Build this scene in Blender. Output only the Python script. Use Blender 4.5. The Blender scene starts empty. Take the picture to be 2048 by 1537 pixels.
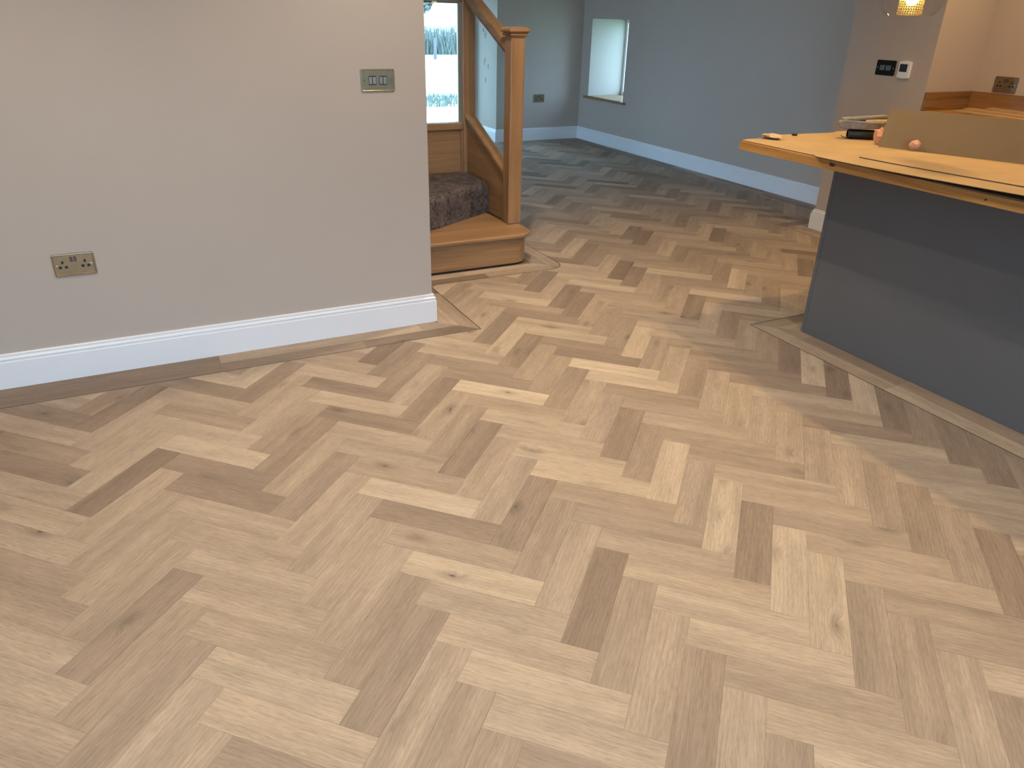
import bpy, bmesh, math, random
from mathutils import Matrix, Vector

# ------------------------------------------------------------------ camera
SC = bpy.context.scene
COL = SC.collection
CAM = Vector((-1.6725, -1.6659, 1.4186))
RIGHT = Vector((0.895178, -0.445188, 0.021524))
DOWN = Vector((-0.181895, -0.408986, -0.894229))
FWD = Vector((0.406903, 0.796579, -0.447092))
FPX = 1484.2
cd = bpy.data.cameras.new('camera')
cam = bpy.data.objects.new('camera', cd)
COL.objects.link(cam)
m = Matrix.Identity(4)
for r in range(3):
    m[r][0], m[r][1], m[r][2], m[r][3] = RIGHT[r], -DOWN[r], -FWD[r], CAM[r]
cam.matrix_world = m
cd.sensor_fit = 'HORIZONTAL'
cd.sensor_width = 36.0
cd.lens = FPX * 36.0 / 2048.0
cd.clip_start = 0.05
cd.clip_end = 400
SC.camera = cam

# ------------------------------------------------------------------ world, exposure
W = bpy.data.worlds.new('overcast_sky')
SC.world = W
W.use_nodes = True
bg = W.node_tree.nodes['Background']
bg.inputs['Color'].default_value = (0.41, 0.66, 1.0, 1)
bg.inputs['Strength'].default_value = 12.5
vs = SC.view_settings
vs.view_transform = 'Standard'
vs.look = 'None'
vs.exposure = 0.18
vs.gamma = 1.0
vs.use_curve_mapping = False
SC.cycles.use_denoising = True
SC.cycles.max_bounces = 10
SC.cycles.diffuse_bounces = 6
SC.cycles.transparent_max_bounces = 16
SC.cycles.sample_clamp_indirect = 4.0
LAMP = (1.0, 0.85, 0.67)          # warm white of the ceiling lamps
LAMP_K = (1.0, 0.66, 0.30)        # warmer lamps of the kitchen side


def portal(loc, rot, sx, sy):
    l = bpy.data.lights.new('window_portal', 'AREA')
    l.shape = 'RECTANGLE'
    l.size, l.size_y = sx, sy
    l.cycles.is_portal = True
    o = bpy.data.objects.new('window_portal', l)
    COL.objects.link(o)
    o.location = loc
    o.rotation_euler = rot
    return o


R90 = math.pi / 2
portal((1.90, 7.62, 0.81), (-R90, 0, 0), 0.70, 1.5)      # hall window, faces -Y
portal((-4.62, 5.2, 1.2), (0, -R90, 0), 1.9, 3.0)        # added unseen side window of the hall, faces +X
portal((4.20, 6.32, 0.97), (0, R90, 0), 0.9, 0.8)        # niche window, faces -X
portal((-1.9, -4.62, 1.1), (R90, 0, 0), 2.7, 2.1)        # patio window behind the camera, faces +Y

# ------------------------------------------------------------------ materials
MATS = {}


def new_mat(name):
    mt = bpy.data.materials.new(name)
    mt.use_nodes = True
    nt = mt.node_tree
    b = nt.nodes['Principled BSDF']
    MATS[name] = mt
    return mt, nt, b


def N(nt, t, **kw):
    n = nt.nodes.new(t)
    for k, v in kw.items():
        setattr(n, k, v)
    return n


def math_n(nt, op, a, b=None, clamp=False):
    n = N(nt, 'ShaderNodeMath', operation=op, use_clamp=clamp)
    for i, v in enumerate((a, b)):
        if v is None:
            continue
        if isinstance(v, (int, float)):
            n.inputs[i].default_value = v
        else:
            nt.links.new(v, n.inputs[i])
    return n.outputs[0]


def vmul(nt, v, s):
    n = N(nt, 'ShaderNodeVectorMath', operation='MULTIPLY')
    nt.links.new(v, n.inputs[0])
    n.inputs[1].default_value = s
    return n.outputs[0]


def vadd(nt, a, b):
    n = N(nt, 'ShaderNodeVectorMath', operation='ADD')
    nt.links.new(a, n.inputs[0])
    nt.links.new(b, n.inputs[1])
    return n.outputs[0]


def noise(nt, v, scale, detail=3.0, rough=0.55, dist=0.0):
    n = N(nt, 'ShaderNodeTexNoise')
    nt.links.new(v, n.inputs['Vector'])
    n.inputs['Scale'].default_value = scale
    n.inputs['Detail'].default_value = detail
    n.inputs['Roughness'].default_value = rough
    n.inputs['Distortion'].default_value = dist
    return n


def maprange(nt, v, a, b, c, d, smooth=False):
    n = N(nt, 'ShaderNodeMapRange')
    n.interpolation_type = 'SMOOTHSTEP' if smooth else 'LINEAR'
    nt.links.new(v, n.inputs[0])
    for i, x in enumerate((a, b, c, d)):
        n.inputs[i + 1].default_value = x
    return n.outputs[0]


def mixc(nt, fac, a, b, mode='MIX'):
    n = N(nt, 'ShaderNodeMix', data_type='RGBA', blend_type=mode)
    for i, v in ((0, fac), (6, a), (7, b)):
        if isinstance(v, (int, float)):
            n.inputs[i].default_value = v
        elif isinstance(v, tuple):
            n.inputs[i].default_value = (*v, 1) if len(v) == 3 else v
        else:
            nt.links.new(v, n.inputs[i])
    return n.outputs[2]


def bump(nt, b, h, strength, dist=0.002):
    n = N(nt, 'ShaderNodeBump')
    n.inputs['Strength'].default_value = strength
    n.inputs['Distance'].default_value = dist
    nt.links.new(h, n.inputs['Height'])
    nt.links.new(n.outputs[0], b.inputs['Normal'])


def plain(name, col, rough=0.5, metal=0.0, spec=0.5, var=0.04, scale=8.0, bmp=0.0):
    mt, nt, b = new_mat(name)
    tc = N(nt, 'ShaderNodeTexCoord')
    nz = noise(nt, tc.outputs['Object'], scale, 4)
    k = maprange(nt, nz.outputs[0], 0.25, 0.75, 1 - var, 1 + var)
    c = mixc(nt, 1.0, col, k, 'MULTIPLY')
    nt.links.new(c, b.inputs['Base Color'])
    b.inputs['Roughness'].default_value = rough
    b.inputs['Metallic'].default_value = metal
    b.inputs['Specular IOR Level'].default_value = spec
    if bmp:
        nz2 = noise(nt, tc.outputs['Object'], scale * 40, 3)
        bump(nt, b, nz2.outputs[0], bmp, 0.001)
    return mt


def floor_wood():
    """oak-look plank: tone, grain and knots from the plank's own UV (metres, x along the plank)"""
    mt, nt, b = new_mat('oak_plank')
    uv = N(nt, 'ShaderNodeUVMap', uv_map='plank').outputs[0]
    at = N(nt, 'ShaderNodeAttribute', attribute_name='prnd')
    sep = N(nt, 'ShaderNodeSeparateColor')
    nt.links.new(at.outputs['Color'], sep.inputs[0])
    tone, r2, r3 = sep.outputs[0], sep.outputs[1], sep.outputs[2]
    off = N(nt, 'ShaderNodeCombineXYZ')
    nt.links.new(math_n(nt, 'MULTIPLY', r2, 37.0), off.inputs[0])
    nt.links.new(math_n(nt, 'MULTIPLY', r3, 53.0), off.inputs[1])
    p = vadd(nt, uv, off.outputs[0])
    # knots
    kp = vmul(nt, p, (4.6, 11.0, 1))
    vo = N(nt, 'ShaderNodeTexVoronoi', feature='F1')
    nt.links.new(kp, vo.inputs['Vector'])
    vo.inputs['Scale'].default_value = 1.0
    kc = N(nt, 'ShaderNodeSeparateColor')
    nt.links.new(vo.outputs['Color'], kc.inputs[0])
    has = maprange(nt, kc.outputs[0], 0.60, 0.72, 0, 1)
    halo = math_n(nt, 'MULTIPLY', maprange(nt, vo.outputs['Distance'], 0.0, 0.34, 1, 0, True), has)
    core = math_n(nt, 'MULTIPLY', maprange(nt, vo.outputs['Distance'], 0.01, 0.075, 1, 0, True), has)
    # grain, pushed aside by the knots
    warp = noise(nt, vmul(nt, p, (2.2, 9.0, 1)), 1.0, 2)
    wv = math_n(nt, 'ADD', math_n(nt, 'MULTIPLY', warp.outputs[0], 0.030), math_n(nt, 'MULTIPLY', halo, 0.022))
    wo = N(nt, 'ShaderNodeCombineXYZ')
    nt.links.new(wv, wo.inputs[1])
    q = vadd(nt, p, wo.outputs[0])
    broad = noise(nt, vmul(nt, q, (1.5, 17.0, 1)), 1.0, 3, 0.6)
    mott = noise(nt, vmul(nt, q, (7.0, 22.0, 1)), 1.0, 4, 0.65)
    fine = noise(nt, vmul(nt, q, (15.0, 260.0, 1)), 1.0, 3, 0.7)
    pores = noise(nt, vmul(nt, q, (34.0, 520.0, 1)), 1.0, 2, 0.5)
    wave = N(nt, 'ShaderNodeTexWave', wave_type='BANDS', bands_direction='Y', wave_profile='SAW')
    nt.links.new(vmul(nt, q, (0.35, 1.0, 1)), wave.inputs['Vector'])
    wave.inputs['Scale'].default_value = 26.0
    wave.inputs['Distortion'].default_value = 3.0
    wave.inputs['Detail'].default_value = 2.0
    wave.inputs['Detail Scale'].default_value = 0.8
    ramp = N(nt, 'ShaderNodeValToRGB')
    e = ramp.color_ramp.elements
    e[0].position, e[0].color = 0.0, (0.160, 0.112, 0.080, 1)
    e[1].position, e[1].color = 1.0, (0.655, 0.535, 0.388, 1)
    for pos, c in ((0.3, (0.275, 0.204, 0.148)), (0.55, (0.416, 0.324, 0.237)), (0.8, (0.538, 0.430, 0.309))):
        x = e.new(pos)
        x.color = (*c, 1)
    nt.links.new(tone, ramp.inputs[0])
    hue = mixc(nt, math_n(nt, 'MULTIPLY', r3, 0.30), ramp.outputs[0], mixc(nt, 1.0, ramp.outputs[0], (0.93, 0.96, 1.05), 'MULTIPLY'))
    k = math_n(nt, 'MULTIPLY', maprange(nt, broad.outputs[0], 0.28, 0.72, 0.82, 1.15), maprange(nt, fine.outputs[0], 0.25, 0.75, 0.83, 1.14))
    k = math_n(nt, 'MULTIPLY', k, maprange(nt, wave.outputs[1], 0.0, 1.0, 1.05, 0.93))
    k = math_n(nt, 'MULTIPLY', k, maprange(nt, mott.outputs[0], 0.28, 0.72, 0.91, 1.08))
    k = math_n(nt, 'MULTIPLY', k, maprange(nt, pores.outputs[0], 0.30, 0.50, 0.80, 1.0))
    k = math_n(nt, 'MULTIPLY', k, maprange(nt, halo, 0, 1, 1.0, 0.66))
    c = mixc(nt, 1.0, hue, k, 'MULTIPLY')
    c = mixc(nt, math_n(nt, 'MULTIPLY', core, 0.80), c, (0.075, 0.048, 0.032))
    nt.links.new(c, b.inputs['Base Color'])
    nt.links.new(maprange(nt, fine.outputs[0], 0.3, 0.7, 0.58, 0.50), b.inputs['Roughness'])
    b.inputs['Specular IOR Level'].default_value = 0.28
    bump(nt, b, math_n(nt, 'ADD', fine.outputs[0], pores.outputs[0]), 0.12, 0.0006)
    return mt


def oak(name, c_dark, c_mid, c_light, axis, rough=0.4, rings=9.0, k=1.0):
    """solid oak, grain running along the given axis of the piece"""
    mt, nt, b = new_mat(name)
    tc = N(nt, 'ShaderNodeTexCoord').outputs['Object']
    s_f = [70.0 * k] * 3
    s_b = [9.0 * k] * 3
    s_f['xyz'.index(axis)] = 3.0
    s_b['xyz'.index(axis)] = 0.7
    warp = noise(nt, vmul(nt, tc, tuple(v * 0.4 for v in s_b)), 1.0, 2)
    q = vadd(nt, tc, vmul(nt, warp.outputs['Color'], (0.06, 0.06, 0.06)))
    broad = noise(nt, vmul(nt, q, tuple(s_b)), 1.0, 3, 0.6)
    fine = noise(nt, vmul(nt, q, tuple(s_f)), 1.0, 4, 0.65)
    ramp = N(nt, 'ShaderNodeValToRGB')
    e = ramp.color_ramp.elements
    e[0].position, e[0].color = 0.33, (*c_dark, 1)
    e[1].position, e[1].color = 0.67, (*c_light, 1)
    x = e.new(0.5)
    x.color = (*c_mid, 1)
    v = math_n(nt, 'ADD', math_n(nt, 'MULTIPLY', broad.outputs[0], 0.6), math_n(nt, 'MULTIPLY', fine.outputs[0], 0.4))
    nt.links.new(v, ramp.inputs[0])
    nt.links.new(ramp.outputs[0], b.inputs['Base Color'])
    b.inputs['Roughness'].default_value = rough
    b.inputs['Specular IOR Level'].default_value = 0.4
    bump(nt, b, fine.outputs[0], 0.10, 0.0008)
    return mt


def glass(name, tint=(0.96, 0.985, 0.98), refl=1.0):
    """thin clear pane: light passes straight through, the surface mirrors by angle"""
    mt, nt, b = new_mat(name)
    out = nt.nodes['Material Output']
    nt.nodes.remove(b)
    tr = N(nt, 'ShaderNodeBsdfTransparent')
    tr.inputs[0].default_value = (*tint, 1)
    gl = N(nt, 'ShaderNodeBsdfGlossy')
    gl.inputs['Roughness'].default_value = 0.02
    lw = N(nt, 'ShaderNodeLayerWeight')
    lw.inputs[0].default_value = 0.5
    fr = math_n(nt, 'ADD', math_n(nt, 'MULTIPLY', math_n(nt, 'POWER', lw.outputs['Facing'], 4.0), 0.6), 0.020)
    mx = N(nt, 'ShaderNodeMixShader')
    nt.links.new(math_n(nt, 'MULTIPLY', fr, refl), mx.inputs[0])
    nt.links.new(tr.outputs[0], mx.inputs[1])
    nt.links.new(gl.outputs[0], mx.inputs[2])
    nt.links.new(mx.outputs[0], out.inputs[0])
    return mt


def emitter(name, col, strength):
    mt, nt, b = new_mat(name)
    b.inputs['Base Color'].default_value = (*col, 1)
    b.inputs['Emission Color'].default_value = (*col, 1)
    b.inputs['Emission Strength'].default_value = strength
    return mt


M_FLOOR = floor_wood()
M_WALL = plain('wall_paint', (0.48, 0.41, 0.345), 0.75, spec=0.25, var=0.015, scale=3, bmp=0.03)
M_REVEAL = plain('reveal_paint', (0.42, 0.38, 0.32), 0.7, spec=0.25, var=0.015, scale=3)
M_CEIL = plain('ceiling_paint', (0.80, 0.79, 0.76), 0.85, spec=0.2, var=0.01)
M_WHITE = plain('white_gloss_paint', (0.80, 0.80, 0.80), 0.32, spec=0.5, var=0.01)
M_SUB = plain('dark_subfloor', (0.17, 0.125, 0.09), 0.8, var=0.1)
M_LINE = plain('dark_feature_strip', (0.045, 0.030, 0.022), 0.5, var=0.1)
OD, OM, OL = (0.195, 0.102, 0.046), (0.305, 0.170, 0.079), (0.400, 0.238, 0.117)
M_OAKX = oak('stair_oak_along_x', OD, OM, OL, 'x', 0.34)
M_OAKY = oak('stair_oak_along_y', OD, OM, OL, 'y', 0.34)
M_OAKZ = oak('stair_oak_along_z', OD, OM, OL, 'z', 0.34)
M_WORK = oak('worktop_oak', (0.190, 0.080, 0.020), (0.400, 0.195, 0.052), (0.560, 0.305, 0.095), 'y', 0.38, k=1.6)
M_UPST = oak('upstand_oak', (0.150, 0.070, 0.022), (0.270, 0.135, 0.045), (0.360, 0.195, 0.075), 'y', 0.40, k=1.2)
M_UPSTX = oak('upstand_oak_x', (0.130, 0.060, 0.020), (0.270, 0.140, 0.048), (0.360, 0.200, 0.078), 'x', 0.40, k=1.6)
M_STRIP = oak('offcut_wood', (0.33, 0.20, 0.09), (0.48, 0.31, 0.15), (0.60, 0.42, 0.22), 'y', 0.5, k=2)
M_GREY = plain('charcoal_cabinet_paint', (0.105, 0.112, 0.120), 0.42, spec=0.45, var=0.03, scale=3)
M_SHEET = plain('hardboard_face', (0.440, 0.308, 0.160), 0.75, spec=0.2, var=0.10, scale=5, bmp=0.05)
M_SHEET2 = plain('hardboard_face_pale', (0.470, 0.325, 0.172), 0.75, spec=0.2, var=0.09, scale=6, bmp=0.05)
M_BOARD = plain('hardboard_brown', (0.235, 0.165, 0.088), 0.55, spec=0.3, var=0.08, scale=4)
M_EDGE = plain('hardboard_edge', (0.11, 0.080, 0.055), 0.8, var=0.15, scale=40)
M_KNOT = plain('dark_knot', (0.045, 0.022, 0.008), 0.6, var=0.3, scale=120)
M_BLACK = plain('black_plastic', (0.012, 0.012, 0.013), 0.45, var=0.1)
M_PIN = plain('socket_insert_black', (0.006, 0.006, 0.008), 0.6, var=0.05)
M_DUST = plain('dusty_grey', (0.235, 0.215, 0.190), 0.85, var=0.28, scale=45, bmp=0.3)
M_HANDLE = plain('pale_wood_handle', (0.42, 0.32, 0.17), 0.6, var=0.15, scale=30)
M_PINK = plain('pink_foam', (0.66, 0.36, 0.25), 0.9, var=0.2, scale=60, bmp=0.5)
M_PAPER = plain('crumpled_paper', (0.56, 0.40, 0.23), 0.85, var=0.1, scale=20)
M_STAT = plain('white_plastic', (0.78, 0.78, 0.76), 0.4, var=0.01)
M_SCREEN = plain('lcd_screen', (0.022, 0.026, 0.034), 0.45, spec=0.2, var=0.05)
M_SCREW = plain('brass_screw', (0.62, 0.56, 0.42), 0.25, metal=1.0, var=0.05)
M_ROCK = plain('steel_rocker', (0.62, 0.63, 0.60), 0.28, metal=0.85, var=0.08, scale=60)
M_ROCKD = plain('dark_steel_rocker', (0.16, 0.155, 0.145), 0.30, metal=0.8, var=0.2, scale=90)
M_ROCKB = plain('brown_rocker', (0.085, 0.050, 0.042), 0.35, var=0.1, scale=60)
M_FRAMEW = plain('window_frame_oak_dark', (0.16, 0.10, 0.06), 0.5, var=0.1)
M_GLASS = glass('window_glass')
M_BALGLASS = glass('balustrade_glass', (0.93, 0.97, 0.96), 0.8)
M_GLOBE = glass('globe_glass', (0.98, 0.98, 0.97), 1.0)
M_GOLD = plain('gold_mesh', (0.80, 0.52, 0.14), 0.38, metal=0.6, var=0.03)
M_BULB = emitter('lit_bulb', (1.0, 0.78, 0.36), 34.0)
M_LENS = emitter('lit_downlight_lens', LAMP, 14.0)
M_CHROME = plain('brushed_metal', (0.6, 0.58, 0.54), 0.3, metal=1.0, var=0.03)
M_LEAF = plain('dark_leaf_mark', (0.10, 0.12, 0.13), 0.8, var=0.2)


def brushed_brass(name, col, rough):
    """radially brushed antique brass plate"""
    mt, nt, b = new_mat(name)
    tc = N(nt, 'ShaderNodeTexCoord').outputs['Object']
    nz = noise(nt, vmul(nt, tc, (40, 40, 40)), 1.0, 4)
    c = mixc(nt, nz.outputs[0], tuple(v * 0.75 for v in col), tuple(min(1, v * 1.25) for v in col))
    nt.links.new(c, b.inputs['Base Color'])
    b.inputs['Metallic'].default_value = 1.0
    b.inputs['Roughness'].default_value = rough
    b.inputs['Anisotropic'].default_value = 0.6
    return mt


M_BRASS = brushed_brass('antique_brass', (0.38, 0.285, 0.165), 0.36)
M_BRASSD = brushed_brass('dark_antique_brass', (0.30, 0.24, 0.16), 0.36)
M_NICKEL = plain('black_nickel', (0.009, 0.0085, 0.008), 0.55, spec=0.14, var=0.1)


def carpet():
    mt, nt, b = new_mat('brown_grey_carpet')
    tc = N(nt, 'ShaderNodeTexCoord').outputs['Object']
    a = noise(nt, tc, 60.0, 4, 0.85)
    d = noise(nt, tc, 18.0, 3, 0.6)
    v = math_n(nt, 'ADD', math_n(nt, 'MULTIPLY', a.outputs[0], 0.6), math_n(nt, 'MULTIPLY', d.outputs[0], 0.4))
    ramp = N(nt, 'ShaderNodeValToRGB')
    e = ramp.color_ramp.elements
    e[0].position, e[0].color = 0.42, (0.014, 0.011, 0.010, 1)
    e[1].position, e[1].color = 0.62, (0.165, 0.118, 0.098, 1)
    nt.links.new(v, ramp.inputs[0])
    nt.links.new(ramp.outputs[0], b.inputs['Base Color'])
    b.inputs['Roughness'].default_value = 0.95
    b.inputs['Sheen Weight'].default_value = 0.1
    bump(nt, b, a.outputs[0], 1.0, 0.006)
    return mt


M_CARPET = carpet()

# ------------------------------------------------------------------ mesh helpers
WORLD = {}


class MB:
    def __init__(self):
        self.v, self.f, self.sm = [], [], []

    def add(self, vs_, fs, smooth=False):
        n = len(self.v)
        self.v += [tuple(p) for p in vs_]
        self.f += [tuple(i + n for i in f) for f in fs]
        self.sm += [smooth] * len(fs)
        return self

    def box(self, x0, x1, y0, y1, z0, z1):
        v = [(x, y, z) for z in (z0, z1) for y in (y0, y1) for x in (x0, x1)]
        return self.add(v, [(0, 2, 3, 1), (4, 5, 7, 6), (0, 1, 5, 4), (2, 6, 7, 3), (0, 4, 6, 2), (1, 3, 7, 5)])

    def prism(self, poly, a0, a1, axis='z'):
        """extrude a 2-D polygon along an axis; poly is (x,y) / (x,z) for axis y / (y,z) for axis x"""
        n = len(poly)
        f3 = {'z': lambda p, t: (p[0], p[1], t), 'y': lambda p, t: (p[0], t, p[1]), 'x': lambda p, t: (t, p[0], p[1])}[axis]
        v = [f3(p, a0) for p in poly] + [f3(p, a1) for p in poly]
        fs = [tuple(range(n))[::-1], tuple(range(n, 2 * n))]
        fs += [(i, (i + 1) % n, n + (i + 1) % n, n + i) for i in range(n)]
        return self.add(v, fs)

    def lathe(self, prof, c, n=32, axis='z', closed=False):
        v, fs = [], []
        for r, z in prof:
            for k in range(n):
                a = 2 * math.pi * k / n
                x, y = r * math.cos(a), r * math.sin(a)
                p = {'z': (x, y, z), 'x': (z, x, y), 'y': (x, z, y)}[axis]
                v.append((c[0] + p[0], c[1] + p[1], c[2] + p[2]))
        for i in range(len(prof) - 1):
            for k in range(n):
                k2 = (k + 1) % n
                fs.append((i * n + k, i * n + k2, (i + 1) * n + k2, (i + 1) * n + k))
        if closed:
            fs.append(tuple(range(n))[::-1])
            fs.append(tuple(range((len(prof) - 1) * n, len(prof) * n)))
        return self.add(v, fs, True)

    def tube(self, pts, r, n=10):
        v, fs = [], []
        pts = [Vector(p) for p in pts]
        for i, p in enumerate(pts):
            d = (pts[min(i + 1, len(pts) - 1)] - pts[max(i - 1, 0)]).normalized()
            a = d.orthogonal().normalized()
            if abs(d.z) < 0.99:
                a = d.cross(Vector((0, 0, 1))).normalized()
            b_ = d.cross(a)
            rr = r[i] if isinstance(r, (list, tuple)) else r
            for k in range(n):
                t = 2 * math.pi * k / n
                v.append(tuple(p + a * rr * math.cos(t) + b_ * rr * math.sin(t)))
        for i in range(len(pts) - 1):
            for k in range(n):
                k2 = (k + 1) % n
                fs.append((i * n + k, i * n + k2, (i + 1) * n + k2, (i + 1) * n + k))
        fs.append(tuple(range(n))[::-1])
        fs.append(tuple(range((len(pts) - 1) * n, len(pts) * n)))
        return self.add(v, fs, True)

    def sweep(self, path, prof, side=1):
        """sweep a (depth, z) profile along a plan polyline with mitred corners; depth goes to the right of travel * side"""
        P = [Vector((p[0], p[1])) for p in path]
        rows = []
        for i, p in enumerate(P):
            def nrm(a, b_):
                d = (b_ - a).normalized()
                return Vector((d.y, -d.x)) * side
            if i == 0:
                o = nrm(P[0], P[1])
            elif i == len(P) - 1:
                o = nrm(P[-2], P[-1])
            else:
                n1, n2 = nrm(P[i - 1], p), nrm(p, P[i + 1])
                o = (n1 + n2) / (1 + n1.dot(n2))
            rows.append([(p.x + o.x * d, p.y + o.y * d, z) for d, z in prof])
        n = len(prof)
        v = [q for r_ in rows for q in r_]
        fs = []
        for i in range(len(P) - 1):
            for k in range(n):
                k2 = (k + 1) % n
                fs.append((i * n + k, (i + 1) * n + k, (i + 1) * n + k2, i * n + k2))
        fs.append(tuple(range(n)))
        fs.append(tuple(range((len(P) - 1) * n, len(P) * n))[::-1])
        return self.add(v, fs)


def wloc(o):
    return WORLD.get(o.name, Vector((0, 0, 0)))


def link(o, world, parent=None):
    COL.objects.link(o)
    world = Vector(world)
    if parent is not None:
        o.parent = parent
        o.location = world - wloc(parent)
    else:
        o.location = world
    WORLD[o.name] = world
    return o


def obj(name, mb, mat, parent=None, bevel=0.0, seg=2, label=None, angle=35):
    xs, ys, zs = zip(*mb.v)
    org = Vector(((min(xs) + max(xs)) / 2, (min(ys) + max(ys)) / 2, min(zs)))
    me = bpy.data.meshes.new(name)
    me.from_pydata([tuple(Vector(p) - org) for p in mb.v], [], mb.f)
    bm = bmesh.new()
    bm.from_mesh(me)
    bmesh.ops.recalc_face_normals(bm, faces=bm.faces)
    bm.to_mesh(me)
    bm.free()
    me.materials.append(mat)
    o = bpy.data.objects.new(name, me)
    link(o, org, parent)
    if any(mb.sm):
        for p_ in me.polygons:
            p_.use_smooth = True
        me.set_sharp_from_angle(angle=math.radians(angle))
    if bevel:
        md = o.modifiers.new('bevel', 'BEVEL')
        md.width = bevel
        md.segments = seg
        md.limit_method = 'ANGLE'
        md.angle_limit = math.radians(40)
    if label:
        o['label'] = label
    return o


def tag(o, label=None, cat=None, group=None, kind=None):
    if label:
        o['label'] = label
    if cat:
        o['category'] = cat
    if group:
        o['group'] = group
    if kind:
        o['kind'] = kind
    return o


def thing(name, loc, label, cat, group=None):
    o = bpy.data.objects.new(name, None)
    o.empty_display_size = 0.1
    link(o, loc)
    return tag(o, label, cat, group)


def struct(name, mb, mat, label, cat, parent=None, bevel=0.0):
    o = obj(name, mb, mat, parent, bevel)
    return tag(o, label, cat, None, 'structure')


# ------------------------------------------------------------------ room shell
H = 2.40
YL = 1.678          # face of the near left wall
struct('wall_left', MB().box(-4.5, -0.43, YL, 3.42, 0, H), M_WALL, 'plain grey-beige wall with the brass switch and socket', 'wall')
# far right wall with the deep window niche cut through it
NY0, NY1, NZ0, NZ1 = 5.925, 6.695, 0.522, 1.388
XF = 3.553
w = MB()
w.box(XF, 4.15, 2.30, NY0, 0, H).box(XF, 4.15, NY1, 7.75, 0, H).box(XF, 4.15, NY0, NY1, 0, NZ0).box(XF, 4.15, NY0, NY1, NZ1, H)
struct('wall_right', w, M_WALL, 'long grey far wall with the deep window niche', 'wall')
rv = MB()
rv.box(XF + 0.001, 4.10, NY1 - 0.006, NY1, NZ0, NZ1).box(XF + 0.001, 4.10, NY0, NY0 + 0.006, NZ0, NZ1)
rv.box(XF + 0.001, 4.10, NY0 + 0.006, NY1 - 0.006, NZ1 - 0.006, NZ1)
struct('trim_1', rv, M_REVEAL, 'pale painted reveal lining the deep window niche', 'window reveal')
YB = 6.888
struct('wall_back', MB().box(2.395, XF, YB, 7.75, 0, H), M_WALL, 'grey back wall in the far corner with a double socket', 'wall')
struct('wall_nib', MB().box(2.90, XF + 0.05, 1.66, 2.322, 0, H), M_WALL, 'projecting grey-brown wall end with switch and thermostat', 'wall')
w = MB().box(3.36, XF + 0.05, -4.5, 1.66, 0, H)
struct('wall_recess', w, M_WALL, 'warm lit wall behind the oak upstand in the kitchen recess', 'wall')
# exterior wall of the hall with the tall window
WX0, WX1, WZ0, WZ1 = 1.55, 2.25, 0.06, 1.56
w = MB()
w.box(-4.7, WX0, 7.5, 7.75, 0, H).box(WX1, 2.395, 7.5, 7.75, 0, H)
w.box(WX0, WX1, 7.5, 7.75, 0, WZ0).box(WX0, WX1, 7.5, 7.75, WZ1, H)
struct('wall_hall', w, M_WALL, 'hall wall around the tall window behind the stairs', 'wall')
w = MB()
w.box(-4.7, -3.2, -4.75, -4.5, 0, H).box(-0.6, XF + 0.05, -4.75, -4.5, 0, H).box(-3.2, -0.6, -4.75, -4.5, 2.15, H)
struct('wall_near', w, M_WALL, 'wall behind the viewpoint around the patio window', 'wall')
w = MB()
w.box(-4.75, -4.5, -4.75, 3.7, 0, H).box(-4.75, -4.5, 6.7, 7.75, 0, H).box(-4.75, -4.5, 3.7, 6.7, 0, 0.3).box(-4.75, -4.5, 3.7, 6.7, 2.1, H)
struct('wall_side', w, M_WALL, 'side wall of the room left of the frame', 'wall')
struct('ceiling', MB().box(-4.75, 4.15, -4.75, 7.75, H, H + 0.1), M_CEIL, 'flat white ceiling above the room', 'ceiling')

# windows
def window(name, label, frame_boxes, panes, mat=None):
    f = MB()
    for b_ in frame_boxes:
        f.box(*b_)
    o = obj(name, f, mat or M_FRAMEW)
    tag(o, label, 'window', None, 'structure')
    for b_ in panes:
        obj('pane', MB().box(*b_), M_GLASS, o)
    return o


window('window_1', 'tall hall window seen through the stair balustrade',
       [(WX0, WX0 + .05, 7.55, 7.61, WZ0, WZ1), (WX1 - .05, WX1, 7.55, 7.61, WZ0, WZ1),
        (WX0 + .05, WX1 - .05, 7.55, 7.61, WZ0, WZ0 + .05), (WX0 + .05, WX1 - .05, 7.55, 7.61, WZ1 - .05, WZ1),
        ],
       [(WX0 + .05, WX1 - .05, 7.577, 7.583, WZ0 + .05, WZ1 - .05)])
window('added_window', 'added unseen side window of the hall that lights the far wall',  # unseen window, added to throw daylight across onto the far right wall
       [(-4.62, -4.56, 3.7, 3.75, .3, 2.1), (-4.62, -4.56, 6.65, 6.7, .3, 2.1), (-4.62, -4.56, 3.75, 6.65, .3, .35),
        (-4.62, -4.56, 3.75, 6.65, 2.05, 2.1), (-4.62, -4.56, 5.175, 5.225, .35, 2.05)],
       [(-4.593, -4.587, 3.75, 5.175, .35, 2.05), (-4.593, -4.587, 5.225, 6.65, .35, 2.05)])
window('window_2', 'small window at the back of the deep niche',
       [(4.04, 4.09, NY0, NY0 + .045, NZ0, NZ1), (4.04, 4.09, NY1 - .045, NY1, NZ0, NZ1),
        (4.04, 4.09, NY0 + .045, NY1 - .045, NZ0, NZ0 + .045), (4.04, 4.09, NY0 + .045, NY1 - .045, NZ1 - .045, NZ1)],
       [(4.062, 4.068, NY0 + .045, NY1 - .045, NZ0 + .045, NZ1 - .045)], M_WHITE)
window('window_3', 'wide patio window behind the viewpoint',
       [(-3.2, -3.14, -4.62, -4.55, 0, 2.15), (-.66, -.6, -4.62, -4.55, 0, 2.15), (-3.14, -.66, -4.62, -4.55, 0, .06),
        (-3.14, -.66, -4.62, -4.55, 2.09, 2.15), (-1.93, -1.87, -4.62, -4.55, .06, 2.09)],
       [(-3.14, -1.93, -4.588, -4.582, .06, 2.09), (-1.87, -.66, -4.588, -4.582, .06, 2.09)])

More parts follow.
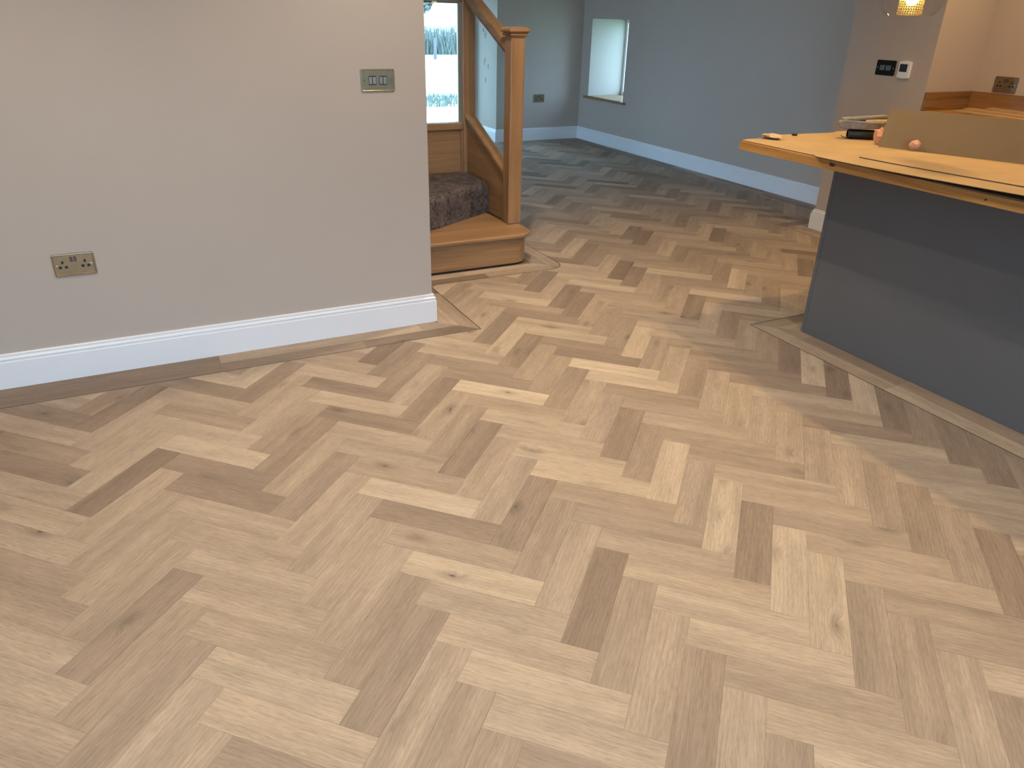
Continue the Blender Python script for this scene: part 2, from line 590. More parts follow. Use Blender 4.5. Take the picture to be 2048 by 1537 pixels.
# skirting boards
SKP = [(0.0, 0.0), (0.018, 0.0), (0.018, 0.112), (0.0172, 0.1140), (0.0105, 0.1165), (0.0100, 0.1190), (0.0138, 0.1205), (0.0155, 0.1240),
       (0.0150, 0.1275), (0.0120, 0.1315), (0.0065, 0.1345), (0.0055, 0.1370), (0.0090, 0.1385), (0.0092, 0.1425), (0.0065, 0.146), (0.0, 0.146)]


def skirting(name, path, label):
    mb = MB().sweep(path, SKP, 1)
    o = obj(name, mb, M_WHITE)
    tag(o, label, 'skirting board', None, 'structure')


skirting('baseboard_left', [(-4.5, YL), (-0.43, YL), (-0.43, 2.34)], 'white moulded skirting along the near left wall')
skirting('baseboard_right', [(2.395, 7.5), (2.395, YB), (XF, YB), (XF, 2.322), (2.90, 2.322), (2.90, 1.66)],
         'white moulded skirting around the far room and wall end')
trim = MB().box(XF - 0.030, 4.04, NY0 + 0.007, NY1 - 0.007, NZ0 - 0.0, NZ0 + 0.004)
sill = MB().box(XF - 0.032, XF - 0.001, NY0 - 0.055, NY1 + 0.06, NZ0 - 0.022, NZ0 + 0.004)
s_ = struct('trim_2', sill, M_OAKY, 'oak window board under the deep niche', 'window sill', None, 0.004)
obj('sill_board', trim, M_OAKY, s_)

# ------------------------------------------------------------------ floor
U = 0.1
S2 = math.sqrt(0.5)


def g2w(u, v):
    return ((u - v) * S2 * U, (-u - v) * S2 * U)


def clip(poly, nx, ny, c):
    """keep nx*x+ny*y <= c"""
    out = []
    for i in range(len(poly)):
        a, b_ = poly[i], poly[(i + 1) % len(poly)]
        da, db = nx * a[0] + ny * a[1] - c, nx * b_[0] + ny * b_[1] - c
        if da <= 0:
            out.append(a)
        if (da < 0 < db) or (db < 0 < da):
            t = da / (da - db)
            out.append((a[0] + (b_[0] - a[0]) * t, a[1] + (b_[1] - a[1]) * t))
    return out


def area(p):
    return abs(sum(p[i][0] * p[(i + 1) % len(p)][1] - p[(i + 1) % len(p)][0] * p[i][1] for i in range(len(p)))) / 2


def subtract(polys, region):
    res = []
    for p in polys:
        rest = p
        for nx, ny, c in region:
            o_ = clip(rest, -nx, -ny, -c)
            if len(o_) > 2 and area(o_) > 2e-5:
                res.append(o_)
            rest = clip(rest, nx, ny, c)
            if len(rest) < 3 or area(rest) < 1e-8:
                break
    return res


# step border with its rounded corner: half planes
SX, SY, SR = 0.662, 2.190, 0.11
step_reg = [(1, 0, SX), (0, -1, -SY), (0, 1, 3.60)]
for k in range(1, 8):
    a = math.pi / 2 * k / 8
    nx, ny = math.cos(a), -math.sin(a)
    step_reg.append((nx, ny, nx * (SX - SR) + ny * (SY + SR) + SR))
REGIONS = [
    [(1, 0, -0.247), (0, -1, -1.476), (0, 1, 3.60)],
    step_reg,
    [(-1, 0, -1.055), (0, 1, 0.980), (1, 0, 2.10)],
    [(-1, 0, -2.717), (0, 1, 2.505)],
    [(-1, 0, -3.370)],
    [(0, -1, -6.705), (-1, 0, -2.212)],
]
BOUNDS = [(-1, 0, 4.49), (1, 0, 3.535), (0, -1, 4.49), (0, 1, 7.49)]


def project(x, y, z=0.0):
    d = Vector((x, y, z)) - CAM
    dz = d.dot(FWD)
    if dz < 0.15:
        return None
    return (1024 + FPX * d.dot(RIGHT) / dz, 768.5 + FPX * d.dot(DOWN) / dz)


def seen(polys):
    t = 0
    for p in polys:
        q = [project(*c) for c in p]
        if any(c is None for c in q):
            return 0
        for h in ((-1, 0, 0), (1, 0, 2048), (0, -1, 0), (0, 1, 1537)):
            q = clip(q, *h)
            if len(q) < 3:
                break
        if len(q) > 2:
            t += area(q)
    return t


TONES = {
    ('H',-28,4):0.5, ('H',-27,5):0.32, ('H',-26,6):0.55, ('H',-25,7):0.38, ('H',-24,0):0.65, ('H',-24,8):0.3, ('H',-23,1):0.33, ('H',-23,9):0.5,
    ('H',-22,2):0.5, ('H',-22,10):0.55, ('H',-21,3):0.45, ('H',-21,11):0.52, ('H',-20,4):0.6, ('H',-20,12):0.42, ('H',-19,5):0.68, ('H',-19,13):0.45,
    ('H',-18,-2):0.58, ('H',-18,6):0.36, ('H',-18,14):0.58, ('H',-17,-1):0.31, ('H',-17,7):0.33, ('H',-17,15):0.6, ('H',-16,-16):0.5, ('H',-16,-8):0.5,
    ('H',-16,0):0.62, ('H',-16,8):0.55, ('H',-16,16):0.5, ('H',-15,-15):0.55, ('H',-15,-7):0.6, ('H',-15,1):0.33, ('H',-15,9):0.52, ('H',-15,17):0.5,
    ('H',-14,-14):0.72, ('H',-14,-6):0.55, ('H',-14,2):0.52, ('H',-14,10):0.6, ('H',-13,-13):0.46, ('H',-13,-5):0.4, ('H',-13,3):0.5, ('H',-13,11):0.55,
    ('H',-12,-20):0.55, ('H',-12,-12):0.36, ('H',-12,-4):0.38, ('H',-12,4):0.48, ('H',-12,12):0.52, ('H',-11,-19):0.62, ('H',-11,-11):0.6, ('H',-11,-3):0.84,
    ('H',-11,5):0.74, ('H',-11,13):0.68, ('H',-10,-18):0.68, ('H',-10,-10):0.66, ('H',-10,-2):0.5, ('H',-10,6):0.34, ('H',-10,14):0.65, ('H',-9,-17):0.5,
    ('H',-9,-9):0.4, ('H',-9,-1):0.62, ('H',-9,7):0.5, ('H',-9,15):0.45, ('H',-8,-24):0.45, ('H',-8,-16):0.52, ('H',-8,-8):0.31, ('H',-8,0):0.55,
    ('H',-8,8):0.75, ('H',-7,-23):0.5, ('H',-7,-15):0.5, ('H',-7,-7):0.85, ('H',-7,1):0.62, ('H',-7,9):0.62, ('H',-6,-22):0.68, ('H',-6,-14):0.48,
    ('H',-6,-6):0.7, ('H',-6,2):0.7, ('H',-6,10):0.6, ('H',-5,-21):0.4, ('H',-5,-13):0.58, ('H',-5,-5):0.42, ('H',-5,3):0.45, ('H',-5,11):0.72,
    ('H',-4,-20):0.45, ('H',-4,-12):0.55, ('H',-4,-4):0.5, ('H',-4,4):0.45, ('H',-4,12):0.65, ('H',-3,-19):0.74, ('H',-3,-11):0.45, ('H',-3,-3):0.55,
    ('H',-3,5):0.55, ('H',-3,13):0.5, ('H',-2,-18):0.42, ('H',-2,-10):0.4, ('H',-2,-2):0.5, ('H',-2,6):0.58, ('H',-1,-25):0.45, ('H',-1,-17):0.6,
    ('H',-1,-9):0.38, ('H',-1,-1):0.44, ('H',-1,7):0.68, ('H',0,-24):0.5, ('H',0,-16):0.4, ('H',0,-8):0.4, ('H',0,0):0.6, ('H',0,8):0.66,
    ('H',1,-7):0.62, ('H',1,1):0.55, ('H',1,9):0.52, ('H',2,-6):0.55, ('H',2,2):0.5, ('H',2,10):0.62, ('H',3,-5):0.36, ('H',3,3):0.52,
    ('H',3,11):0.7, ('H',4,-4):0.66, ('H',4,4):0.55, ('H',5,-3):0.52, ('H',5,5):0.48, ('H',6,-2):0.55, ('H',6,6):0.52, ('H',7,-1):0.55,
    ('H',7,7):0.65, ('H',8,0):0.5, ('V',-24,1):0.4, ('V',-23,2):0.3, ('V',-22,3):0.52, ('V',-21,4):0.52, ('V',-20,-3):0.65, ('V',-20,5):0.58,
    ('V',-19,-2):0.33, ('V',-19,6):0.26, ('V',-18,-1):0.5, ('V',-18,7):0.52, ('V',-17,0):0.55, ('V',-17,8):0.5, ('V',-16,-15):0.42, ('V',-16,1):0.45,
    ('V',-16,9):0.52, ('V',-15,-14):0.48, ('V',-15,2):0.36, ('V',-15,10):0.5, ('V',-14,-13):0.5, ('V',-14,-5):0.36, ('V',-14,3):0.5, ('V',-14,11):0.4,
    ('V',-13,-20):0.4, ('V',-13,-12):0.55, ('V',-13,-4):0.55, ('V',-13,4):0.4, ('V',-13,12):0.5, ('V',-12,-19):0.25, ('V',-12,-11):0.33, ('V',-12,-3):0.33,
    ('V',-12,5):0.55, ('V',-12,13):0.45, ('V',-11,-18):0.52, ('V',-11,-10):0.65, ('V',-11,-2):0.5, ('V',-11,6):0.52, ('V',-11,14):0.6, ('V',-10,-17):0.28,
    ('V',-10,-9):0.33, ('V',-10,-1):0.42, ('V',-10,7):0.52, ('V',-10,15):0.62, ('V',-9,-16):0.31, ('V',-9,-8):0.48, ('V',-9,0):0.33, ('V',-9,8):0.55,
    ('V',-8,-15):0.5, ('V',-8,-7):0.48, ('V',-8,1):0.48, ('V',-8,9):0.43, ('V',-7,-22):0.27, ('V',-7,-14):0.42, ('V',-7,-6):0.4, ('V',-7,2):0.52,
    ('V',-7,10):0.42, ('V',-6,-21):0.5, ('V',-6,-13):0.42, ('V',-6,-5):0.55, ('V',-6,3):0.34, ('V',-6,11):0.58, ('V',-5,-20):0.45, ('V',-5,-12):0.74,
    ('V',-5,-4):0.5, ('V',-5,4):0.45, ('V',-5,12):0.5, ('V',-4,-27):0.4, ('V',-4,-19):0.45, ('V',-4,-11):0.45, ('V',-4,-3):0.33, ('V',-4,5):0.55,
    ('V',-4,13):0.5, ('V',-3,-26):0.42, ('V',-3,-18):0.27, ('V',-3,-10):0.55, ('V',-3,-2):0.42, ('V',-3,6):0.3, ('V',-2,-25):0.38, ('V',-2,-17):0.6,
    ('V',-2,-9):0.4, ('V',-2,-1):0.75, ('V',-2,7):0.5, ('V',-1,-24):0.68, ('V',-1,-16):0.38, ('V',-1,-8):0.55, ('V',-1,0):0.5, ('V',-1,8):0.57,
    ('V',0,-23):0.45, ('V',0,-15):0.52, ('V',0,-7):0.58, ('V',0,1):0.73, ('V',0,9):0.43, ('V',1,-22):0.42, ('V',1,-14):0.42, ('V',1,-6):0.55,
    ('V',1,2):0.32, ('V',1,10):0.6, ('V',2,-21):0.6, ('V',2,-13):0.3, ('V',2,-5):0.58, ('V',2,3):0.7, ('V',2,11):0.48, ('V',3,-20):0.5,
    ('V',3,-12):0.74, ('V',3,-4):0.5, ('V',3,4):0.68, ('V',4,-11):0.28, ('V',4,-3):0.55, ('V',4,5):0.45, ('V',5,-10):0.68, ('V',5,-2):0.45,
    ('V',5,6):0.47, ('V',6,-9):0.28, ('V',6,-1):0.42, ('V',6,7):0.55, ('V',7,-8):0.38, ('V',7,0):0.45, ('V',7,8):0.45, ('V',8,-7):0.33,
    ('V',8,1):0.32, ('V',9,-6):0.33, ('V',10,-5):0.4,
}
GAP = 0.00020
floor = obj('floor', MB().box(-4.5, XF, -4.5, 7.5, -0.06, -0.0024), M_SUB)
tag(floor, 'oak-look herringbone floor of pale brown planks', 'floor', None, 'structure')


def plank_mesh(name, items):
    """items: list of (convex polys in world, centre, angle, (tone,r2,r3), lift); one mesh around the first centre"""
    vs_, fs, uvs, cols = [], [], [], []
    c0 = items[0][1]
    single = len(items) == 1
    a0 = items[0][2] if single else 0.0
    for polys, c, ang, rn, lift in items:
        ca, sa = math.cos(-ang), math.sin(-ang)
        cb, sb = math.cos(-a0), math.sin(-a0)
        for p in polys:
            n = len(p)
            loc = [((x - c[0]) * ca - (y - c[1]) * sa, (x - c[0]) * sa + (y - c[1]) * ca) for x, y in p]
            obl = [((x - c0[0]) * cb - (y - c0[1]) * sb, (x - c0[0]) * sb + (y - c0[1]) * cb) for x, y in p]
            if sum(obl[i][0] * obl[(i + 1) % n][1] - obl[(i + 1) % n][0] * obl[i][1] for i in range(n)) < 0:
                loc.reverse()
                obl.reverse()
            k = len(vs_)
            vs_ += [(x, y, lift) for x, y in obl] + [(x, y, -0.0024) for x, y in obl]
            fs.append(tuple(range(k, k + n)))
            uvs += loc
            for i in range(n):
                j = (i + 1) % n
                fs.append((k + i, k + n + i, k + n + j, k + j))
                uvs += [loc[i], loc[i], loc[j], loc[j]]
            cols += [rn] * (n + 4 * n)
    me = bpy.data.meshes.new(name)
    me.from_pydata(vs_, [], fs)
    me.uv_layers.new(name='plank')
    me.color_attributes.new('prnd', 'FLOAT_COLOR', 'CORNER')
    me.uv_layers['plank'].data.foreach_set('uv', [c for u_ in uvs for c in u_])
    me.color_attributes['prnd'].data.foreach_set('color', [c for rn in cols for c in (*rn, 1)])
    me.materials.append(M_FLOOR)
    o = bpy.data.objects.new(name, me)
    link(o, (c0[0], c0[1], 0.0), floor)
    o.rotation_euler = (0, 0, a0)
    return o


def shrink(poly, g=GAP):
    """inset a convex polygon by g"""
    n = len(poly)
    s = sum(poly[i][0] * poly[(i + 1) % n][1] - poly[(i + 1) % n][0] * poly[i][1] for i in range(n))
    q = poly if s > 0 else poly[::-1]
    r = q
    for i in range(n):
        a, b_ = q[i], q[(i + 1) % n]
        dx, dy = b_[0] - a[0], b_[1] - a[1]
        L = math.hypot(dx, dy)
        if L < 1e-6:
            continue
        nx, ny = dy / L, -dx / L
        r = clip(r, nx, ny, nx * a[0] + ny * a[1] - g)
    return r


def tone_for(key):
    rg = random.Random(str(key))
    t = min(1.0, max(0.02, rg.gauss(0.48, 0.13)))
    r2, r3 = rg.random(), rg.random()
    if key in TONES:
        t = TONES[key]
    return (t, r2, r3)


ALL = []
RNG = range(-110, 80)
for j in RNG:
    for b_ in range(-20, 21):
        for typ in 'HV':
            if typ == 'H':
                u0, v0 = j + 8 * b_, j
                du, dv = 4, 1
                ang = -math.pi / 4
            else:
                u0, v0 = j, j + 1 + 8 * b_
                du, dv = 1, 4
                ang = -3 * math.pi / 4
            cx, cy = g2w(u0 + du / 2, v0 + dv / 2)
            if not (-4.8 < cx < 3.8 and -4.8 < cy < 7.8):
                continue
            p = [g2w(u0, v0), g2w(u0 + du, v0), g2w(u0 + du, v0 + dv), g2w(u0, v0 + dv)]
            p = shrink(p)
            for h in BOUNDS:
                p = clip(p, *h)
                if len(p) < 3:
                    break
            if len(p) < 3:
                continue
            polys = [p]
            for rgn in REGIONS:
                polys = subtract(polys, rgn)
                if not polys:
                    break
            if not polys:
                continue
            key = (typ, u0, v0)
            rn = tone_for(key)
            lift = random.Random(str(key) + 'z').uniform(-0.00015, 0.0001)
            ALL.append((seen(polys), (polys, (cx, cy), ang, rn, lift)))
ALL.sort(key=lambda t: -t[0])
for s, it in ALL[:300]:
    plank_mesh('plank', [it])
rest = plank_mesh('plank_field', [it for s, it in ALL[300:]])
rest['kind'] = 'stuff'

# border rows: planks laid along the walls, island and stairs, edged by a thin dark line
def border(axis, a0, a1, rows, seed, halfs, lens=(0.55, 0.95), mean=0.42):
    for ri, (c0, c1) in enumerate(rows):
        rg = random.Random(seed * 17 + ri)
        a = a0 - rg.uniform(0, 0.5)
        while a < a1:
            b_ = a + rg.uniform(*lens)
            s0, s1 = max(a, a0), min(b_, a1)
            if s1 - s0 > 0.01:
                p = [(s0, c0), (s1, c0), (s1, c1), (s0, c1)]
                if axis == 'y':
                    p = [(y, x) for x, y in p]
                for h in halfs:
                    p = clip(p, *h)
                    if len(p) < 3:
                        break
                if len(p) > 2 and area(p) > 1e-4:
                    p = shrink(p)
                    c = ((s0 + s1) / 2, (c0 + c1) / 2)
                    if axis == 'y':
                        c = (c[1], c[0])
                    t = min(0.85, max(0.1, rg.gauss(mean, 0.12)))
                    plank_mesh('border_plank', [([p], c, 0 if axis == 'x' else math.pi / 2, (t, rg.random(), rg.random()), 0.0)])
            a = b_


def line(polys):
    mb = MB()
    for p in polys:
        mb.prism(p, -0.002, 0.00015)
    o = obj('feature_strip', mb, M_LINE, floor)
    return o


D = S2
LW = 0.0045
# left wall and its end
border('x', -4.49, -0.247, [(1.569, 1.66), (1.476 + LW, 1.569)], 1, [(D, D, D * (-0.247 + 1.476))], mean=0.33)
border('y', 1.476, 2.19, [(-0.412, -0.331), (-0.331, -0.247 - LW)], 2, [(-D, -D, -D * (-0.247 + 1.476))])
line([[(-4.49, 1.476), (-0.247, 1.476), (-0.247 - LW, 1.476 + LW), (-4.49, 1.476 + LW)]])
line([[(-0.247 - LW, 1.476 + LW), (-0.247, 1.476), (-0.247, 2.19), (-0.247 - LW, 2.19)]])
# stairs
inner = [(nx, ny, c - LW) for nx, ny, c in step_reg if (nx, ny) != (0, 1)]
border('x', -0.412, SX, [(2.275, 2.352), (SY + LW, 2.275)], 3, inner + [(D, D, D * (SX + SY))], (0.4, 0.7))
border('y', SY, 3.60, [(0.493, 0.578), (0.578, SX - LW)], 4, inner + [(-D, -D, -D * (SX + SY))])
arc = [(-0.412, SY)]
for k in range(13):
    a = math.pi / 2 * k / 12
    arc.append((SX - SR + SR * math.sin(a), SY + SR - SR * math.cos(a)))
arc.append((SX, 3.6))
arc_i = []
for i, p in enumerate(arc):
    if i == 0:
        q = (p[0], p[1] + LW)
    elif i == len(arc) - 1:
        q = (p[0] - LW, p[1])
    else:
        a = math.pi / 2 * (i - 1) / 12
        q = (p[0] - LW * math.sin(a), p[1] + LW * math.cos(a))
    arc_i.append(q)
line([[arc[i], arc[i + 1], arc_i[i + 1], arc_i[i]] for i in range(len(arc) - 1)])
# island
border('y', -3.0, 0.980, [(1.150, 1.236), (1.055 + LW, 1.150)], 5, [(D, D, D * 2.039)])
border('x', 1.055, 2.10, [(0.807, 0.895), (0.895, 0.980 - LW)], 6, [(-D, -D, -D * 2.039)])
line([[(1.055, -3.0), (1.055 + LW, -3.0), (1.055 + LW, 0.980 - LW), (1.055, 0.980)]])
line([[(1.055, 0.980), (1.055 + LW, 0.980 - LW), (2.10, 0.980 - LW), (2.10, 0.980)]])
# far room
border('y', 2.505, 6.87, [(3.370 + LW, 3.452), (3.452, 3.535)], 7, [(-D, D, D * (6.705 - 3.370))])
border('x', 2.212, 3.535, [(6.705 + LW, 6.788), (6.788, 6.87)], 8, [(D, -D, D * (3.370 - 6.705))])
border('x', 2.717, 3.535, [(2.340, 2.42), (2.42, 2.505 - LW)], 9, [])
border('y', 0.0, 2.340, [(2.717 + LW, 2.80), (2.80, 2.882)], 10, [])
line([[(3.370, 2.505), (3.370 + LW, 2.505), (3.370 + LW, 6.705), (3.370, 6.705)]])
line([[(2.212, 6.705), (3.370, 6.705), (3.370, 6.705 + LW), (2.212, 6.705 + LW)]])
line([[(2.717, 2.505 - LW), (3.370, 2.505 - LW), (3.370, 2.505), (2.717, 2.505)]])

# ------------------------------------------------------------------ staircase
ST = thing('staircase', (0.0, 2.9, 0.0), 'oak staircase with carpeted winder step and glass balustrade', 'staircase')
# bottom step: riser with bullnose end, tread with rounded nosing
NX0, NX1, NYF, NYB = 0.440, 0.530, 2.580, 2.670     # newel


def bull(x0, xr, y0, y1, r, n=10):
    """plan outline of a step end with its front right corner rounded"""
    p = [(x0, y1), (x0, y0), (xr - r, y0)]
    for k in range(1, n + 1):
        a = math.pi / 2 * k / n
        p.append((xr - r + r * math.sin(a), y0 + r - r * math.cos(a)))
    p.append((xr, y1))
    return p


bstep = obj('bottom_step', MB().prism(bull(-0.428, 0.492, 2.362, 2.66, 0.11), 0.012, 0.172), M_OAKX, ST)
obj('plinth_gap', MB().prism(bull(-0.428, 0.486, 2.368, 2.65, 0.105), 0.0, 0.012), M_BLACK, bstep)
obj('tread', MB().prism(bull(-0.428, 0.520, 2.334, 2.58, 0.125), 0.172, 0.200), M_OAKX, bstep, bevel=0.011, seg=4)
obj('tread', MB().box(-0.428, NX0, 2.58, 2.95, 0.172, 0.1995), M_OAKX, bstep)
# carpeted second step (a winder), the front rounded
ang = math.atan2(2.915 - 2.40, 0.44 + 0.43)
mb = MB()
z0, z1, rr = 0.200, 0.402, 0.05
prof = [(0.0, z0)] + [(rr - rr * math.cos(a), z1 - rr + rr * math.sin(a)) for a in [math.pi / 2 * k / 8 for k in range(9)]]
A = Vector((-0.428, 2.402))
B = Vector((0.462, 2.402 + (0.462 + 0.428) * math.tan(ang)))
nrm = Vector((-math.sin(ang), math.cos(ang)))
rows = 24
vs_, fs = [], []
rg = random.Random(5)
for i in range(rows + 1):
    p = A.lerp(B, i / rows)
    for d, z in prof:
        wob = rg.uniform(-0.0015, 0.0015)
        q = p + nrm * (d + wob)
        vs_.append((min(0.464, q.x), q.y, z + wob))
    q = p + nrm * 0.4
    vs_.append((p.x, 3.318, z1))
n = len(prof) + 1
for i in range(rows):
    for k in range(n - 1):
        fs.append((i * n + k, (i + 1) * n + k, (i + 1) * n + k + 1, i * n + k + 1))
mb.add(vs_, fs, True)
obj('stair_carpet', mb, M_CARPET, ST, label='dark brown-grey carpet on the second step', angle=60)
obj('step_core', MB().prism([(-0.428, 2.44), (0.45, 2.97), (0.45, 3.31), (-0.428, 3.31)], 0.0, 0.385), M_CARPET, ST)
# newel post with cap
nw = obj('newel_post', MB().box(NX0, NX1, NYF, NYB, 0.2, 1.305), M_OAKZ, ST, bevel=0.004)
cxn, cyn = (NX0 + NX1) / 2, (NYF + NYB) / 2


def cap(cx, cy, z, parent):
    mb = MB()
    rows_ = [(0.050, 0.0), (0.056, 0.004), (0.056, 0.010), (0.052, 0.014), (0.062, 0.022), (0.066, 0.026), (0.066, 0.036), (0.052, 0.047), (0.030, 0.050)]
    v, f = [], []
    for h, dz in rows_:
        v += [(cx - h, cy - h, z + dz), (cx + h, cy - h, z + dz), (cx + h, cy + h, z + dz), (cx - h, cy + h, z + dz)]
    for i in range(len(rows_) - 1):
        for k in range(4):
            k2 = (k + 1) % 4
            f.append((i * 4 + k, i * 4 + k2, i * 4 + 4 + k2, i * 4 + 4 + k))
    f += [(3, 2, 1, 0), tuple(range(len(v) - 4, len(v)))]
    mb.add(v, f)
    obj('cap', mb, M_OAKX, parent)


cap(cxn, cyn, 1.300, nw)
PY0, PY1 = 3.300, 3.390
np2 = obj('newel_post', MB().box(NX0, NX1, PY0, PY1, 0.0, 1.70), M_OAKZ, ST, bevel=0.004)
cap(cxn, (PY0 + PY1) / 2, 1.70, np2)
SL = 0.455


def raked(y0, y1, z_at, dz0, dz1, x0, x1):
    """bar raked along +Y between two heights over the pitch line"""
    f = lambda y: z_at + SL * (y - NYB)
    return MB().prism([(y0, f(y0) + dz0), (y1, f(y1) + dz0), (y1, f(y1) + dz1), (y0, f(y0) + dz1)], x0, x1, 'x')


hr = obj('handrail', raked(NYB, PY0, 1.205, 0.0, 0.060, NX0 + 0.006, NX1 - 0.006), M_OAKY, ST, bevel=0.012, seg=3)
obj('handrail_fillet', raked(NYB, PY0, 1.205, -0.020, 0.0, NX0 + 0.022, NX1 - 0.022), M_OAKY, hr)
br = obj('base_rail', raked(NYB, PY0, 0.428, 0.050, 0.082, NX0 + 0.010, NX1 - 0.010), M_OAKY, ST, bevel=0.006)
obj('string', MB().prism([(NYB - 0.0, 0.201), (PY0, 0.201), (PY0, 0.428 + SL * (PY0 - NYB) + 0.05), (NYB, 0.478)], 0.466, 0.504, 'x'), M_OAKY, ST)
obj('string', MB().box(0.468, 0.502, NYB, PY0, 0.0, 0.200), M_OAKY, ST)
obj('glass_panel', raked(NYB + 0.004, PY0 - 0.004, 0.0, 0.5105, 1.184, 0.481, 0.489), M_BALGLASS, ST)
# upper level panel at the back: oak panel, cap rail, glass and top rail
obj('back_panel', MB().box(-0.43, NX0, 3.325, 3.36, 0.0, 0.688), M_OAKX, ST)
obj('panel_bead', MB().box(NX0 - 0.014, NX0, 3.312, 3.325, 0.402, 0.686), M_OAKZ, ST)
obj('base_rail', MB().box(-0.43, NX0, 3.308, 3.378, 0.690, 0.736), M_OAKX, ST, bevel=0.005)
obj('glass_panel', MB().box(-0.43, NX0 - 0.001, 3.340, 3.348, 0.736, 1.478), M_BALGLASS, ST)
obj('top_rail', MB().box(-0.43, NX0, 3.310, 3.378, 1.478, 1.535), M_OAKX, ST, bevel=0.008)

# ------------------------------------------------------------------ kitchen island
IX, IYE = 1.236, 0.807
isl = thing('kitchen_island', (1.6, -0.6, 0.0), 'charcoal grey kitchen island with plain back panel', 'kitchen island')
obj('back_panel', MB().box(IX, IX + 0.020, -2.3, IYE - 0.0215, 0.0, 0.859), M_GREY, isl, bevel=0.001)
obj('end_panel', MB().box(IX, 1.90, IYE - 0.020, IYE, 0.0, 0.859), M_GREY, isl, bevel=0.0012)
obj('carcass', MB().box(IX + 0.021, 1.86, -2.28, IYE - 0.022, 0.0, 0.858), M_GREY, isl)
wt = MB().box(0.938, 1.95, -2.5, 1.128, 0.861, 0.900)
wto = obj('worktop', wt, M_WORK, None, bevel=0.002)
tag(wto, 'thick oak worktop overhanging the charcoal island', 'worktop')
for ky, kz, a_k, b_k in ((0.572, 0.884, 0.017, 0.0085), (-0.10, 0.880, 0.0045, 0.0040)):
    rk_ = random.Random(int(ky * 100))
    pts = [(ky + a_k * rk_.uniform(0.7, 1.1) * math.cos(2 * math.pi * k / 14), kz + b_k * rk_.uniform(0.7, 1.1) * math.sin(2 * math.pi * k / 14)) for k in range(14)]
    obj('knot', MB().prism(pts, 0.9373, 0.9390, 'x'), M_KNOT, wto)


# protective sheets on the worktop
def sheet(name, poly, z0, th, mat, label, cat='sheet', lift=None):
    """thin board from a plan outline; lift(x,y) bends it upward"""
    n = len(poly)
    L = lift or (lambda x, y: 0.0)
    bm = bmesh.new()
    top = [bm.verts.new((x, y, z0 + th)) for x, y in poly]
    bm.faces.new(top)
    if lift:
        for c in range(-30, 14):
            geom = bm.verts[:] + bm.edges[:] + bm.faces[:]
            bmesh.ops.bisect_plane(bm, geom=geom, plane_co=(0, c * 0.1, 0), plane_no=(0, 1, 0))
        for c in range(8, 20):
            geom = bm.verts[:] + bm.edges[:] + bm.faces[:]
            bmesh.ops.bisect_plane(bm, geom=geom, plane_co=(c * 0.1 + 0.05, 0, 0), plane_no=(1, 0, 0))
    r = bmesh.ops.extrude_face_region(bm, geom=bm.faces[:])
    for v in [e for e in r['geom'] if isinstance(e, bmesh.types.BMVert)]:
        v.co.z -= th
    bmesh.ops.recalc_face_normals(bm, faces=bm.faces)
    for v in bm.verts:
        v.co.z += L(v.co.x, v.co.y)
    me = bpy.data.meshes.new(name)
    bm.to_mesh(me)
    bm.free()
    xs = [p[0] for p in poly]
    ys = [p[1] for p in poly]
    org = Vector((sum(xs) / n, sum(ys) / n, z0))
    me.transform(Matrix.Translation(-org))
    me.materials.append(mat)
    me.materials.append(M_EDGE)
    for f in me.polygons:
        if abs(f.normal.z) < 0.5:
            f.material_index = 1
    o = bpy.data.objects.new(name, me)
    link(o, org)
    tag(o, label, cat)
    return o


torn = [(0.952, 1.132), (0.986, 1.142), (1.016, 1.150), (1.050, 1.140), (1.072, 1.150), (1.110, 1.152), (1.150, 1.140), (1.203, 1.157),
        (1.216, 1.192), (1.254, 1.210), (1.33, 1.203), (1.395, 1.199), (1.49, 1.186), (1.581, 1.178), (1.625, 1.186), (1.659, 1.208),
        (1.751, 1.200), (1.94, 1.205)]
sheet('protective_sheet', [(0.957, -1.9)] + torn[:1] + torn[1:] + [(1.94, -1.9)], 0.9008, 0.0024, M_SHEET,
      'torn-edged tan protective sheet covering the island worktop', 'sheet')
sheet('hardboard_sheet', [(0.925, -1.8), (0.925, 0.10), (1.30, 0.14), (1.30, -1.8)], 0.9034, 0.0022, M_BOARD,
      'lowest brown hardboard sheet at the island front edge, mostly covered', 'hardboard',
      lambda x, y: 0.0)
sheet('hardboard_sheet', [(0.912, -1.8), (0.912, 0.645), (0.960, 0.690), (1.40, 0.73), (1.46, 0.60), (1.64, 0.0), (1.64, -1.8)], 0.9060, 0.0024, M_SHEET,
      'tan hardboard sheet lifting along the island front edge', 'hardboard',
      lambda x, y: max(0.0, min(1.0, (0.45 - y) / 1.1)) ** 1.3 * 0.030 * max(0.0, (1.5 - x) / 0.6))
sheet('hardboard_sheet', [(1.10, -1.7), (1.065, 0.550), (1.36, 0.62), (1.43, 0.55), (1.60, 0.0), (1.60, -1.7)], 0.9088, 0.0040, M_SHEET2,
      'pale top hardboard sheet with a grey edge in front of standing board', 'hardboard',
      lambda x, y: max(0.0, min(1.0, (0.45 - y) / 1.1)) ** 1.3 * 0.030 * max(0.0, (1.5 - x) / 0.6))
